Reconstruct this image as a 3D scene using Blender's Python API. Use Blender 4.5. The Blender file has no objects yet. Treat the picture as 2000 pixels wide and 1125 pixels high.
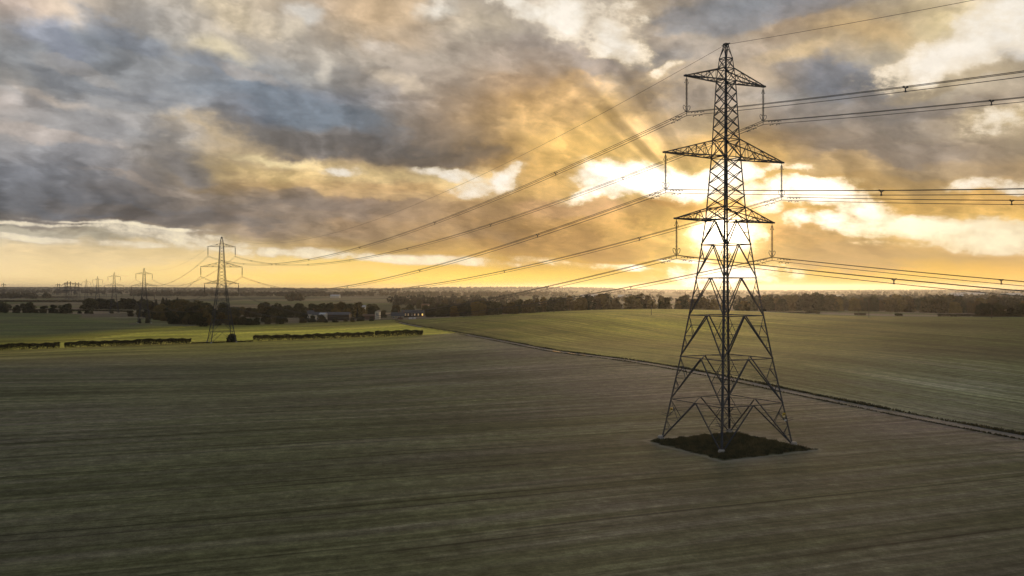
import bpy, math, random
import numpy as np
from mathutils import Vector

random.seed(7)
rng = np.random.default_rng(11)
S = bpy.context.scene
COL = S.collection
R = math.radians

# ------------------------------------------------------------------ camera
CAM_H = 19.43
F = 1716.0                      # focal length in pixels of the 2000 px wide photograph
cam = bpy.data.cameras.new('camera')
cam.sensor_width = 36.0
cam.lens = 36.0 * F / 2000.0
cam.clip_start = 0.5
cam.clip_end = 60000
camo = bpy.data.objects.new('camera', cam)
COL.objects.link(camo)
camo.location = (0, 0, CAM_H)
camo.rotation_euler = (R(90 - 0.03), 0, 0)
S.camera = camo

def az_of(px): return math.atan((px - 1000) / F)
def azel(px, py):
    a = az_of(px)
    return a, math.atan((562 - py) / F * math.cos(a))

# ------------------------------------------------------------------ render settings
S.render.engine = 'CYCLES'
S.cycles.use_denoising = True
S.cycles.max_bounces = 6
S.cycles.volume_bounces = 0
S.cycles.transparent_max_bounces = 8
S.view_settings.view_transform = 'Standard'
S.view_settings.look = 'None'
S.view_settings.gamma = 1
S.view_settings.exposure = 0.0
S.view_settings.use_curve_mapping = False

SUN_AZ, SUN_EL = azel(1416, 452)

# ------------------------------------------------------------------ node helper
def lin(h):
    if isinstance(h, str):
        c = [int(h[i:i + 2], 16) / 255 for i in (0, 2, 4)]
    else:
        c = h
    return [x / 12.92 if x <= 0.04045 else ((x + 0.055) / 1.055) ** 2.4 for x in c]

class NT:
    def __init__(self, tree):
        self.t = tree; self.n = tree.nodes; self.l = tree.links
    def inp(self, node, i, v):
        if v is None: return
        s = node.inputs[i]
        if isinstance(v, bpy.types.NodeSocket): self.l.new(v, s)
        else: s.default_value = v
    def math(self, op, a, b=None, c=None, clamp=False):
        n = self.n.new('ShaderNodeMath'); n.operation = op; n.use_clamp = clamp
        self.inp(n, 0, a); self.inp(n, 1, b); self.inp(n, 2, c)
        return n.outputs[0]
    def vmath(self, op, a, b=None, scale=None):
        n = self.n.new('ShaderNodeVectorMath'); n.operation = op
        self.inp(n, 0, a); self.inp(n, 1, b)
        if scale is not None: self.inp(n, 'Scale', scale)
        return n.outputs['Value'] if op in ('LENGTH', 'DOT_PRODUCT', 'DISTANCE') else n.outputs[0]
    def comb(self, x, y, z=0.0):
        n = self.n.new('ShaderNodeCombineXYZ')
        self.inp(n, 0, x); self.inp(n, 1, y); self.inp(n, 2, z); return n.outputs[0]
    def sep(self, v):
        n = self.n.new('ShaderNodeSeparateXYZ'); self.inp(n, 0, v); return n.outputs
    def noise(self, vec, scale, detail=4, rough=0.5, lac=2.0, dist=0.0, dims='3D', out=0):
        n = self.n.new('ShaderNodeTexNoise'); n.noise_dimensions = dims
        if dims == '1D': self.inp(n, 'W', vec)
        else: self.inp(n, 'Vector', vec)
        self.inp(n, 'Scale', scale); self.inp(n, 'Detail', detail); self.inp(n, 'Roughness', rough)
        self.inp(n, 'Lacunarity', lac); self.inp(n, 'Distortion', dist)
        return n.outputs[out]
    def mix(self, f, a, b, blend='MIX', clamp=True):
        n = self.n.new('ShaderNodeMix'); n.data_type = 'RGBA'; n.blend_type = blend; n.clamp_factor = clamp
        self.inp(n, 0, f)
        self.inp(n, 6, a if isinstance(a, bpy.types.NodeSocket) else (list(a) + [1])[:4])
        self.inp(n, 7, b if isinstance(b, bpy.types.NodeSocket) else (list(b) + [1])[:4])
        return n.outputs[2]
    def mapr(self, v, a, b, c=0.0, d=1.0, kind='SMOOTHSTEP'):
        n = self.n.new('ShaderNodeMapRange'); n.interpolation_type = kind
        self.inp(n, 0, v); self.inp(n, 1, a); self.inp(n, 2, b); self.inp(n, 3, c); self.inp(n, 4, d)
        return n.outputs[0]
    def ramp(self, f, stops, interp='LINEAR'):
        n = self.n.new('ShaderNodeValToRGB'); cr = n.color_ramp; cr.interpolation = interp
        while len(cr.elements) < len(stops): cr.elements.new(1.0)
        for e, (p, c) in zip(cr.elements, stops):
            e.position = p; e.color = (list(c) + [1])[:4]
        self.inp(n, 0, f); return n.outputs[0]
    def mapping(self, v, loc, rot, scale, kind='TEXTURE'):
        n = self.n.new('ShaderNodeMapping'); n.vector_type = kind
        self.inp(n, 0, v); self.inp(n, 1, loc); self.inp(n, 2, rot); self.inp(n, 3, scale)
        return n.outputs[0]

# ------------------------------------------------------------------ sky: cloud colours by compass direction and height
SKY = {
 0:   'C8B8B0 D6C0A6 B8B0A8 B4ACA2 B0A698 D8C8B0 C0B0A0 C8AE90 C8B090 B0A8A0 D0C4B8 D8CCC0 D8C8B0 C0AC94 84868A 80868E 8C8C90 A89C90 A09890 D8C4A4 E8E0D4',
 45:  'A8A8A8 8A92A0 8E96A2 9C9EA2 B8AFA4 C8BAA4 C8C0B8 C8AF8E B89E7E ACA49C C8B8A0 D0C8C0 D0C4B8 B8A48C 94908C B09A80 B49C80 C8AE84 DCC08A E8D8B4 E8E4E0',
 90:  'A0A2A6 8C94A0 8A929C 90949A B8AE9E A49E98 B0A89E BAB0A4 A89C90 A0988E B0A6A0 A89E98 B0A69C A09C9C B0A498 B4A494 C0AC90 C8B498 D8C8AC E4DCD0 E8E4E0',
 135: 'A8A6A4 8E949C 8E9298 969698 8C94A0 9A9A9C A4A29E A6A09A A89A8A 988E86 B89A78 AC9A88 A09488 A09892 C0AC90 B8A48E 9C9894 9C9A98 C4BCAC C8B89C A89C8C',
 180: 'B8AEA8 8A8E96 909090 888A90 88909A 808690 828A98 8A8A8E 9C9490 A8947C C49C6C C8A880 B09C84 9C948E A89A8C A09890 84868A 888A8C 9C948C 988C80 9C8E80',
 225: 'ACA6A4 9E9C9C 908E90 8C8E92 8A8C90 747884 707C8A 7A7E84 9C9084 B89A78 D0AC74 DCB880 D0B080 A89480 A8987C 9C8E80 8E8884 908880 988C80 B8A488 C8B494',
 270: '9C9A9A 96969A 949498 8E8E90 948E88 8C8680 6E7074 707074 86807C A08C76 C8A46C E0B870 E8C278 D8B274 D0A868 B89A70 948474 908478 8C847C A0907C AC9C84',
 315: '88888E 84868E 86868A 8E8884 A89A84 C8B088 A08E78 988878 88796A 8C7A66 B89260 E0B46C ECC67C F0D090 F0C878 D0A868 A89070 A08C74 9C8870 988674 A08E78',
 360: '707680 767A82 7E7E82 827C7A 94846F B49870 C0A070 C8A478 D0AC78 D8B680 D0A870 D8B070 E4BC70 F0CC80 F0CC80 E4B868 D8B070 B89868 C0A068 B49468 C8A878',
 405: '6A6A6C 6C6A6C 706C6C 7C746E 7C726A 80756C 8A7E74 907E70 9C8468 AC8E68 B89464 BC9868 C8A068 D0A868 E8BC68 D8A860 D0A45C D8AC5C DCB068 D8A858 D4A458',
 435: '746C64 746A64 746A60 786C62 82746A 8A7A6A 908070 8C7C70 9A826A A4886A B08C60 BC9460 C89C5C E0B464 F4D080 D8AC64 CCA068 E0B468 ECC474 ECC474 ECC470',
 460: 'B8B0A0 B8AE9C B8AE98 BCAE94 A89880 948272 96846E 9A846C A08660 A88A5E B08C5C BC945C CCA060 E8BC6C FCE8A0 D8AC6C C8A06C D0A868 E8C478 F0CC80 F0D090',
 485: 'E8D4AC E4CCA0 E4CCA0 E8D0A0 ECD6A8 D8BC84 B4966C A88C64 AC8C5C B4905C BC9456 C49A56 D4A65C F0C468 FCE49C E0B468 C8A068 C4A06C CCA668 D8B070 D8B074',
 510: 'E4CCA0 E4CC9C E6CC98 E8CC94 EED094 F0D08A F4D484 F0CC78 E8C06C D8AC5C D0A454 D0A254 DCAC58 ECC064 FCE090 ECC068 CCA468 C4A068 C4A068 C8A268 CCA468',
 540: 'E6CC9A E8CC94 EACE90 ECCE8A F0CE82 F4D07C F6D074 F8D06C F8D068 F8D060 F4CA58 F0C654 ECC050 E8C058 ECD080 E8C468 E8BA50 E8B850 EABA54 E8B654 E6B458',
 562: 'E0C490 E4C68C E8C888 ECCA84 F0CC80 F4CC78 F6CE70 F8CC68 F8CC60 F8CC5C F4C650 ECBE48 E0B444 D0A844 D4B054 CCA648 D8AC44 E0B046 E6B448 E8B44A E8B44C',
}
# openings between the clouds: centre, radii (pixels of arc), tilt, edge softness, brightness
GAPS = [
 (1262, 352, 128, 34, 8, 1.0), (1400, 352, 60, 26, -10, 1.0), (1180, 348, 62, 30, 20, .9), (1140, 372, 48, 14, -20, .8),
 (1545, 376, 115, 20, 2, 1.0), (1495, 388, 36, 24, 0, 1.0), (1418, 458, 62, 34, 0, 1.0), (1620, 428, 66, 16, 4, .8),
 (1790, 448, 185, 20, 3, 1.0), (1700, 424, 60, 22, 25, .9), (1950, 462, 120, 26, 0, .9), (1880, 362, 50, 14, 0, .7),
 (1985, 366, 40, 12, 0, .7), (940, 368, 62, 14, -4, .7), (880, 340, 70, 11, 8, .6), (985, 358, 40, 18, -30, .8),
 (672, 336, 30, 9, 0, .5), (1105, 30, 62, 44, 0, .9),
 (1200, 66, 82, 30, 24, .75), (1165, 92, 54, 16, 0, .7), (1235, 18, 46, 26, 0, .5), (1302, 135, 30, 10, -20, .42),
 (1010, 12, 56, 22, 30, .8), (1940, 62, 125, 44, -22, .85), (1845, 115, 120, 26, -14, .75), (1960, 228, 60, 22, -8, .5),
 (1800, 150, 60, 22, 0, .6),
 (120, 468, 260, 6, 3, .46), (340, 462, 130, 12, 8, .58), (70, 436, 180, 3.5, 1, .55), (250, 440, 130, 4, 3, .6), (430, 470, 60, 10, 14, .5),
 (400, 482, 90, 13, 6, .5), (600, 496, 160, 9, 3, .52), (820, 507, 180, 9, 2, .48), (1420, 535, 110, 22, 0, .8),
 (1330, 508, 60, 5, 0, .6), (1180, 520, 200, 6, 5, .4), (1850, 482, 150, 7, 3, .5), (1550, 330, 60, 8, 0, .3),
]

# single cloud masses and lit patches: centre, radii, tilt, colour, strength
BLOBS = [
 (1150, 250, 150, 60, -32, 'E8BC70', .6), (1070, 210, 110, 40, -30, 'D8B078', .5), (1480, 300, 60, 30, 0, 'D8B070', .5),
 (600, 212, 175, 36, 12, '707A86', .7), (540, 268, 120, 20, 14, '74706E', .5), (720, 290, 200, 24, 4, '6C6866', .75), (870, 311, 140, 16, 0, '7A6E62', .65),
 (365, 325, 62, 20, 18, '7C7A7C', .7), (110, 72, 75, 28, 25, '8A90A0', .65), (270, 62, 85, 22, 22, '8A92A0', .65), (390, 128, 70, 13, 18, '8A92A0', .5),
 (210, 172, 130, 15, 14, '82868E', .55), (1390, 25, 120, 30, 0, '80838A', .75), (1590, 8, 80, 18, 0, '8A8A90', .6), (1645, 155, 85, 34, 20, '7E828C', .85),
 (1555, 132, 50, 30, 30, '949090', .6), (1730, 208, 170, 20, 0, '8E8680', .6), (1290, 105, 50, 18, 0, '9A9694', .7), (1160, 120, 90, 16, 10, '9E928A', .7),
 (1040, 92, 60, 16, 0, 'A89C94', .6), (200, 402, 240, 20, 4, '66666A', .65), (60, 385, 130, 28, 5, '686A70', .6), (600, 397, 130, 14, 8, '82766C', .55),
 (330, 418, 200, 12, 4, '706862', .6), (1740, 290, 110, 18, 0, '8A8078', .55), (1860, 330, 130, 14, 5, '9A8870', .55), (1100, 402, 95, 24, -5, 'C49C70', .85),
 (1340, 402, 110, 15, 5, 'CC9C60', .8), (1530, 440, 62, 26, 0, 'CCA068', .85), (1620, 500, 190, 22, 4, 'C4A06C', .7), (1080, 480, 240, 26, 4, 'B48C58', .65),
 (820, 455, 200, 16, 3, '9C8264', .6), (1890, 152, 130, 12, -8, 'A8987E', .75), (430, 95, 40, 18, 15, 'D8CCB0', .85), (460, 28, 75, 20, 20, 'DCCCB0', .65),
 (590, 25, 34, 16, 20, 'DCDAD6', .7), (572, 60, 24, 14, 0, 'E0D4C0', .65), (634, 120, 17, 20, 0, 'D8D0C4', .65), (745, 75, 30, 12, 10, 'C8C0B8', .6),
 (782, 155, 46, 14, 20, 'CDBDA8', .6), (850, 8, 32, 16, 0, 'D8D4CC', .75), (100, 178, 65, 8, 18, 'C6BAB0', .7), (440, 278, 95, 24, 16, 'DAC29C', .75),
 (545, 310, 75, 8, 8, 'F4E0B0', .85), (560, 345, 120, 20, 8, 'E0C48C', .65), (700, 335, 100, 18, 0, 'E6CA92', .65), (840, 345, 130, 16, 0, 'F0D49C', .7),
 (720, 386, 110, 11, 8, 'D2B080', .55), (1660, 325, 85, 16, 0, 'CCAC7C', .6), (1700, 58, 75, 18, 10, 'DABA8A', .65), (1900, 45, 115, 26, 20, 'ECD8A8', .7),
 (1560, 95, 65, 10, 0, 'EACEA2', .65), (1985, 215, 65, 14, 0, 'E2CA9A', .7), (930, 40, 60, 22, 10, 'CDBFA8', .5), (150, 130, 90, 10, 14, 'A6A2A0', .5),
 (90, 452, 120, 9, 3, 'B4AC9A', .8), (240, 456, 90, 8, 8, 'BCB29C', .75), (305, 446, 40, 7, 8, 'B0A898', .7), (190, 500, 260, 12, 2, 'E0C89C', .6), (450, 505, 120, 9, 3, 'E8CC94', .5), (620, 520, 160, 8, 4, 'F2D084', .5),
 (300, 245, 120, 14, 10, 'A29E9C', .5), (90, 258, 120, 12, 8, 'B4A8A0', .55), (480, 150, 70, 10, 10, 'A8A09A', .5), (330, 365, 120, 8, 6, '9A8E84', .55), (640, 425, 90, 8, 5, '9C8A78', .5),
]

W = bpy.data.worlds.new('World')
S.world = W
W.use_nodes = True
W.node_tree.nodes.clear()
w = NT(W.node_tree)
tc = w.n.new('ShaderNodeTexCoord').outputs['Generated']
dirn = w.vmath('NORMALIZE', tc)
dx, dy, dz = w.sep(dirn)[0:3]
az = w.math('ARCTAN2', dx, dy)
el = w.math('ARCSINE', dz)
P0 = w.comb(az, el)
P1 = w.comb(az, el, 1.0)
def ell(Pv, px, py, rx, ry, rot):
    """distance from the centre of a tilted ellipse of sky, 1 on its edge"""
    a, e = azel(px, py); r = R(rot); c, s = math.cos(r), math.sin(r); rx, ry = rx / F, ry / F
    X = w.vmath('DOT_PRODUCT', Pv, (c / rx, -s / rx, (-a * c + e * s) / rx))
    Y = w.vmath('DOT_PRODUCT', Pv, (s / ry, c / ry, (-a * s - e * c) / ry))
    return w.math('SQRT', w.math('MULTIPLY_ADD', X, X, w.math('MULTIPLY', Y, Y)))
# cloud sheet coordinates, squeezed towards the horizon as a real cloud deck is
den = w.math('ADD', w.math('MAXIMUM', dz, 0.0), 0.14)
cs = w.comb(w.math('DIVIDE', dx, den), w.math('DIVIDE', dy, den))
csr = w.mapping(cs, (0, 0, 0), (0, 0, R(-22)), (1.0, 1.0, 1.0), 'POINT')
csm = w.mapping(csr, (0, 0, 0), (0, 0, 0), (0.62, 1.0, 1.0), 'POINT')
nA = w.noise(csm, 1.25, 5, 0.55, 2.1, out=1)
nB = w.noise(w.vmath('MULTIPLY', P0, (1.0, 1.4, 1.0)), 10.0, 6, 0.56, 2.1, out=1)
wa = w.vmath('SUBTRACT', nA, (0.5, 0.5, 0.5))
wb = w.vmath('SUBTRACT', nB, (0.5, 0.5, 0.5))
off = w.vmath('ADD', w.vmath('MULTIPLY', wa, (0.10, 0.040, 0)), w.vmath('MULTIPLY', wb, (0.075, 0.045, 0)))
lowf = w.mapr(el, 0.0, 0.09, 0.25, 1.0)
off = w.vmath('SCALE', off, scale=lowf)
P = w.vmath('ADD', P0, off)
u, v = w.sep(P)[0:2]
AZ0, AZ1 = az_of(0), az_of(2000)
uf = w.math('DIVIDE', w.math('SUBTRACT', u, AZ0), AZ1 - AZ0)

ys = sorted(SKY)
tab = np.array([[lin(c) for c in SKY[y].split()] for y in ys])     # rows x 21 x 3
def sky_px(px, py):
    fx = min(max(px / 100, 0), 19.999); i = int(fx); tx = fx - i
    py = min(max(py, 0), 562)
    j = max(k for k in range(len(ys)) if ys[k] <= py); j = min(j, len(ys) - 2)
    ty = (py - ys[j]) / (ys[j + 1] - ys[j])
    a = tab[j, i] * (1 - tx) + tab[j, i + 1] * tx
    b = tab[j + 1, i] * (1 - tx) + tab[j + 1, i + 1] * tx
    return a * (1 - ty) + b * ty
rows = [math.atan((562 - y) / F * 0.96) for y in ys]               # elevations, high to low
col = None
for k, e in enumerate(rows):
    stops = []
    for q in range(22):
        t = q / 21; a = AZ0 + (AZ1 - AZ0) * t
        px = 1000 + F * math.tan(a); py = 562 - F * math.tan(e) / math.cos(a)
        stops.append((t, sky_px(px, py)))
    c = w.ramp(uf, stops, 'B_SPLINE')
    if col is None: col = c
    else:
        f = w.mapr(v, rows[k - 1], e, 0, 1, 'SMOOTHSTEP' if k < 10 else 'LINEAR')
        col = w.mix(f, col, c)

lowg = w.mapr(el, 0.03, 0.12, 0.30, 1.0)
Pb = w.vmath('ADD', P1, w.vmath('ADD', w.vmath('MULTIPLY', wb, (0.090, 0.055, 0)), w.vmath('MULTIPLY', wa, (0.05, 0.022, 0))))
fn = w.noise(w.vmath('MULTIPLY', w.mapping(P0, (0, 0, 0), (0, 0, R(9)), (1, 1, 1), 'POINT'), (1.0, 1.9, 1.0)), 17.0, 6, 0.58, 2.1)
fnc = w.math('MULTIPLY', w.math('SUBTRACT', fn, 0.5), 1.9)
for (gx, gy, rx, ry, rot, hx, stg) in BLOBS:
    m = ell(Pb, gx, gy, rx, ry, rot)
    lit = sum(lin(hx)) > 1.35
    f = w.mapr(w.math('SUBTRACT', m, fnc), 1.75 if lit else 1.34, 0.15 if lit else 0.58, 0, stg)
    col = w.mix(f, col, tuple(lin(hx)))

# texture inside the clouds: lumps lit from the side of the sun
sunv = (math.sin(SUN_AZ) * math.cos(SUN_EL), math.cos(SUN_AZ) * math.cos(SUN_EL), math.sin(SUN_EL))
Pq = w.mapping(P0, (0, 0, 0), (0, 0, R(9)), (1.0, 1.0, 1.0), 'POINT')
Pd = w.vmath('ADD', w.vmath('MULTIPLY', Pq, (1.0, 1.38, 1.0)), w.vmath('SCALE', wa, scale=0.10))
d1 = w.noise(Pd, 7.5, 5, 0.52, 2.1)
tosun = w.vmath('SUBTRACT', (SUN_AZ, SUN_EL * 1.38, 0.0), w.vmath('MULTIPLY', P0, (1.0, 1.38, 1.0)))
tosun = w.vmath('SCALE', w.vmath('NORMALIZE', tosun), scale=0.016)
d2 = w.noise(w.vmath('ADD', Pd, tosun), 7.5, 5, 0.52, 2.1)
emb = w.math('SUBTRACT', d1, d2)
b1 = w.math('ABSOLUTE', w.math('SUBTRACT', w.noise(Pd, 11.0, 3, 0.45, 2.1), 0.5))
b2 = w.math('ABSOLUTE', w.math('SUBTRACT', w.noise(w.vmath('ADD', Pd, w.vmath('SCALE', wb, scale=0.05)), 27.0, 3, 0.5, 2.1), 0.5))
billow = w.math('ADD', w.math('MULTIPLY', w.math('SUBTRACT', b1, 0.07), 2.2), w.math('MULTIPLY', w.math('SUBTRACT', b2, 0.07), 1.2))
cloudy = w.mapr(el, 0.022, 0.065, 0.12, 1.0)
edge = w.math('ADD', w.mapr(d1, 0.465, 0.525, -0.17, 0.17), w.mapr(fn, 0.45, 0.55, -0.10, 0.10))
ex = w.math('ADD', w.math('MULTIPLY', emb, 4.0), w.math('ADD', edge, w.math('MULTIPLY', w.math('SUBTRACT', d1, 0.49), 0.8)))
ex = w.math('ADD', ex, billow)
fine = w.noise(w.vmath('MULTIPLY', Pq, (1.0, 1.25, 1.0)), 40.0, 5, 0.58, 2.1)
ex = w.math('ADD', ex, w.math('MULTIPLY', w.math('SUBTRACT', fine, 0.5), 0.45))
gain = w.math('POWER', 2.0, w.math('MULTIPLY', w.math('MULTIPLY', ex, 0.76), cloudy))
col = w.vmath('SCALE', col, scale=gain)

col = w.vmath('MULTIPLY', col, (1.015, 0.995, 0.955))
# openings
Pg = w.vmath('ADD', P1, w.vmath('ADD', w.vmath('SCALE', w.vmath('MULTIPLY', wb, (0.080, 0.045, 0)), scale=lowg), w.vmath('MULTIPLY', wa, (0.03, 0.012, 0))))
field = None
for (gx, gy, rx, ry, rot, br) in GAPS:
    g = w.mapr(ell(Pg, gx, gy, rx, ry, rot), 1.5, 0.45, 0, br, 'LINEAR')
    field = g if field is None else w.math('MAXIMUM', field, g)
field = w.math('ADD', field, w.math('MULTIPLY', w.math('SUBTRACT', fn, 0.5), w.math('MULTIPLY', w.mapr(field, 0.0, 0.30, 0.0, 1.0), 2.3)))
field = w.math('ADD', field, w.math('MULTIPLY', w.math('SUBTRACT', fine, 0.5), w.math('MULTIPLY', w.mapr(field, 0.0, 0.30, 0.0, 1.0), 0.9)))
sd = w.vmath('LENGTH', w.vmath('MULTIPLY', w.vmath('SUBTRACT', P0, (SUN_AZ, SUN_EL, 0.0)), (1.0, 1.25, 1.0)))
nearsun = w.mapr(sd, 0.42, 0.06, 0, 1)
halo = w.mapr(field, 0.0, 0.60, 0, 0.75)
halc = w.mix(nearsun, (0.78, 0.68, 0.54), (1.0, 0.72, 0.34))
col = w.mix(halo, col, halc)
gapf = w.mapr(field, 0.28, 0.95, 0, 1, 'LINEAR')
gapc = w.mix(nearsun, (0.91, 0.84, 0.73), (1.18, 1.04, 0.86))
warmlow = w.mapr(el, 0.110, 0.05, 0, 1)
gapc = w.mix(w.math('MULTIPLY', warmlow, w.mapr(sd, 0.08, 0.16, 0, 1)), gapc, (1.0, 0.86, 0.58))
gapc = w.vmath('SCALE', gapc, scale=w.math('MULTIPLY', w.mapr(sd, 0.30, 0.06, 1.0, 1.45), w.mapr(fine, 0.3, 0.7, 0.92, 1.05)))
col = w.mix(gapf, col, gapc)

lowb = w.math('MULTIPLY', w.mapr(el, 0.055, 0.0, 0.0, 0.30), w.mapr(sd, 0.08, 0.35, 0.15, 1.0))
col = w.vmath('SCALE', col, scale=w.math('ADD', lowb, 1.0))
# sun shafts fanning up and left out of the openings
rel = w.vmath('SUBTRACT', P0, (SUN_AZ, SUN_EL, 0.0))
rx_, ry_ = w.sep(rel)[0:2]
ang = w.math('ARCTAN2', ry_, rx_)
ray = w.noise(w.math('ADD', ang, 3.7), 7.5, 1.0, 0.4, 2.0, 0.0, '1D')
raym = w.math('MULTIPLY', w.mapr(ang, 1.85, 2.25), w.mapr(ang, 2.95, 2.6))
rayd = w.math('MULTIPLY', w.mapr(sd, 0.05, 0.14), w.mapr(sd, 0.42, 0.15))
rayk = w.math('MULTIPLY', w.math('MULTIPLY', raym, rayd), w.mapr(ray, 0.36, 0.64, -0.14, 0.17))
col = w.vmath('SCALE', col, scale=w.math('POWER', 2.0, w.math('MULTIPLY', rayk, 3.0)))
# glow of the sun in the air and thin cloud around it
g1 = w.math('POWER', 2.718, w.math('MULTIPLY', w.math('POWER', w.math('DIVIDE', sd, 0.047), 2.0), -1.0))
g2 = w.math('POWER', 2.718, w.math('MULTIPLY', w.math('POWER', w.math('DIVIDE', sd, 0.020), 2.0), -1.0))
col = w.vmath('ADD', col, w.vmath('SCALE', (0.72, 0.38, 0.06), scale=g1))
col = w.vmath('ADD', col, w.vmath('SCALE', (3.5, 3.0, 2.0), scale=g2))

# the rest of the dome: dusk sky from the Sky Texture with broken cloud
st = w.n.new('ShaderNodeTexSky'); st.sky_type = 'NISHITA'; st.sun_disc = False
st.sun_elevation = SUN_EL; st.sun_rotation = SUN_AZ
st.air_density = 1.0; st.dust_density = 2.0
nish = w.vmath('SCALE', st.outputs[0], scale=0.12)
cn = w.noise(csm, 2.2, 6, 0.6, 2.1, 0.3)
over = w.mix(w.mapr(cn, 0.40, 0.62), w.vmath('ADD', nish, (0.42, 0.46, 0.52)), (0.34, 0.33, 0.34))
over = w.vmath('SCALE', over, scale=0.62)
outw = w.math('MAXIMUM', w.mapr(el, 0.33, 0.52), w.mapr(w.math('ABSOLUTE', az), 0.58, 0.95))
col = w.mix(outw, col, over)
below = w.mapr(el, -0.004, -0.02)
col = w.mix(below, col, (0.10, 0.09, 0.06))
bg = w.n.new('ShaderNodeBackground'); w.l.new(col, bg.inputs[0]); bg.inputs[1].default_value = 1.0
wo = w.n.new('ShaderNodeOutputWorld'); w.l.new(bg.outputs[0], wo.inputs[0])
W.cycles.sampling_method = 'MANUAL'; W.cycles.sample_map_resolution = 512

# ------------------------------------------------------------------ sun
sl = bpy.data.lights.new('sun', 'SUN'); sl.energy = 1.7; sl.angle = R(14.0); sl.color = (1.0, 0.66, 0.34)
so = bpy.data.objects.new('sun', sl); COL.objects.link(so)
so.rotation_euler = Vector(sunv).to_track_quat('Z', 'Y').to_euler()
#--SCENE--
# ------------------------------------------------------------------ mesh helpers
class MB:
    """collects quads / triangles / bars / boxes for ONE mesh object"""
    def __init__(self): self.v = []; self.f = []; self.n = 0
    def add(self, V, Fc):
        V = np.asarray(V, float).reshape(-1, 3)
        self.v.append(V); k = self.n
        self.f.extend([tuple(int(i) + k for i in f) for f in Fc]); self.n += len(V)
    def bar(self, a, b, wd, ht=None):
        a = np.array(a, float); b = np.array(b, float); d = b - a; L = np.linalg.norm(d)
        if L < 1e-6: return
        d /= L; up = np.array([0, 0, 1.0]) if abs(d[2]) < 0.9 else np.array([0.8, 0.6, 0])
        s = np.cross(d, up); s /= np.linalg.norm(s); t = np.cross(s, d)
        ht = wd if ht is None else ht
        s = s * wd / 2; t = t * ht / 2
        V = [a - s - t, a + s - t, a + s + t, a - s + t, b - s - t, b + s - t, b + s + t, b - s + t]
        self.add(V, [(0, 1, 5, 4), (1, 2, 6, 5), (2, 3, 7, 6), (3, 0, 4, 7), (3, 2, 1, 0), (4, 5, 6, 7)])
    def angle(self, a, b, wd, cx, cy, th=0.02):
        """steel angle section along a-b whose two flanges point to (cx,cy)"""
        a = np.array(a, float); b = np.array(b, float)
        ux = np.array([math.copysign(1, cx), 0, 0]) * wd; uy = np.array([0, math.copysign(1, cy), 0]) * wd
        tx = ux / wd * th; ty = uy / wd * th
        ring = lambda p: [p, p + ux, p + ux + ty, p + tx + ty, p + uy + tx, p + uy]
        V = ring(a) + ring(b)
        self.add(V, [(i, (i + 1) % 6, (i + 1) % 6 + 6, i + 6) for i in range(6)] + [(5, 4, 3, 2, 1, 0), (6, 7, 8, 9, 10, 11)])
    def box(self, c, s, rz=0.0):
        x, y, z = [k / 2 for k in s]; V = np.array([(i * x, j * y, k * z) for k in (-1, 1) for j in (-1, 1) for i in (-1, 1)])
        co, si = math.cos(rz), math.sin(rz)
        V = np.stack([V[:, 0] * co - V[:, 1] * si, V[:, 0] * si + V[:, 1] * co, V[:, 2]], 1) + np.array(c)
        self.add(V, [(0, 2, 3, 1), (4, 5, 7, 6), (0, 1, 5, 4), (2, 6, 7, 3), (0, 4, 6, 2), (1, 3, 7, 5)])
    def tube(self, pts, r, n=5):
        pts = np.array(pts, float); m = len(pts)
        rr = np.full(m, r) if np.isscalar(r) else np.array(r)
        V = []; 
        for i in range(m):
            d = pts[min(i + 1, m - 1)] - pts[max(i - 1, 0)]; d /= np.linalg.norm(d)
            up = np.array([0, 0, 1.0]) if abs(d[2]) < 0.9 else np.array([1.0, 0, 0])
            s = np.cross(d, up); s /= np.linalg.norm(s); t = np.cross(s, d)
            for k in range(n):
                an = 2 * math.pi * k / n
                V.append(pts[i] + (s * math.cos(an) + t * math.sin(an)) * rr[i])
        Fc = [(i * n + k, i * n + (k + 1) % n, (i + 1) * n + (k + 1) % n, (i + 1) * n + k) for i in range(m - 1) for k in range(n)]
        Fc += [tuple(range(n - 1, -1, -1)), tuple((m - 1) * n + k for k in range(n))]
        self.add(V, Fc)
    def lathe(self, c, prof, n=8):
        V = [(c[0] + r * math.cos(2 * math.pi * k / n), c[1] + r * math.sin(2 * math.pi * k / n), c[2] + z) for (r, z) in prof for k in range(n)]
        self.add(V, [(i * n + k, i * n + (k + 1) % n, (i + 1) * n + (k + 1) % n, (i + 1) * n + k) for i in range(len(prof) - 1) for k in range(n)])
    def mesh(self, name, mat):
        me = bpy.data.meshes.new(name)
        me.from_pydata(np.concatenate(self.v).tolist(), [], self.f)
        if mat: me.materials.append(mat)
        return me
    def build(self, name, mat, parent=None):
        return link(name, self.mesh(name, mat), parent)

def quads_mesh(name, V, mat, tris=False):
    """V: (n,4,3) or (n,3,3) array of loose faces -> mesh, fast"""
    n, k = V.shape[0], V.shape[1]
    me = bpy.data.meshes.new(name)
    me.vertices.add(n * k); me.vertices.foreach_set('co', V.reshape(-1).astype(np.float32))
    me.loops.add(n * k); me.loops.foreach_set('vertex_index', np.arange(n * k, dtype=np.int32))
    me.polygons.add(n)
    me.polygons.foreach_set('loop_start', np.arange(n, dtype=np.int32) * k)
    me.polygons.foreach_set('loop_total', np.full(n, k, dtype=np.int32))
    me.update(calc_edges=True)
    me.materials.append(mat)
    return me

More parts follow.
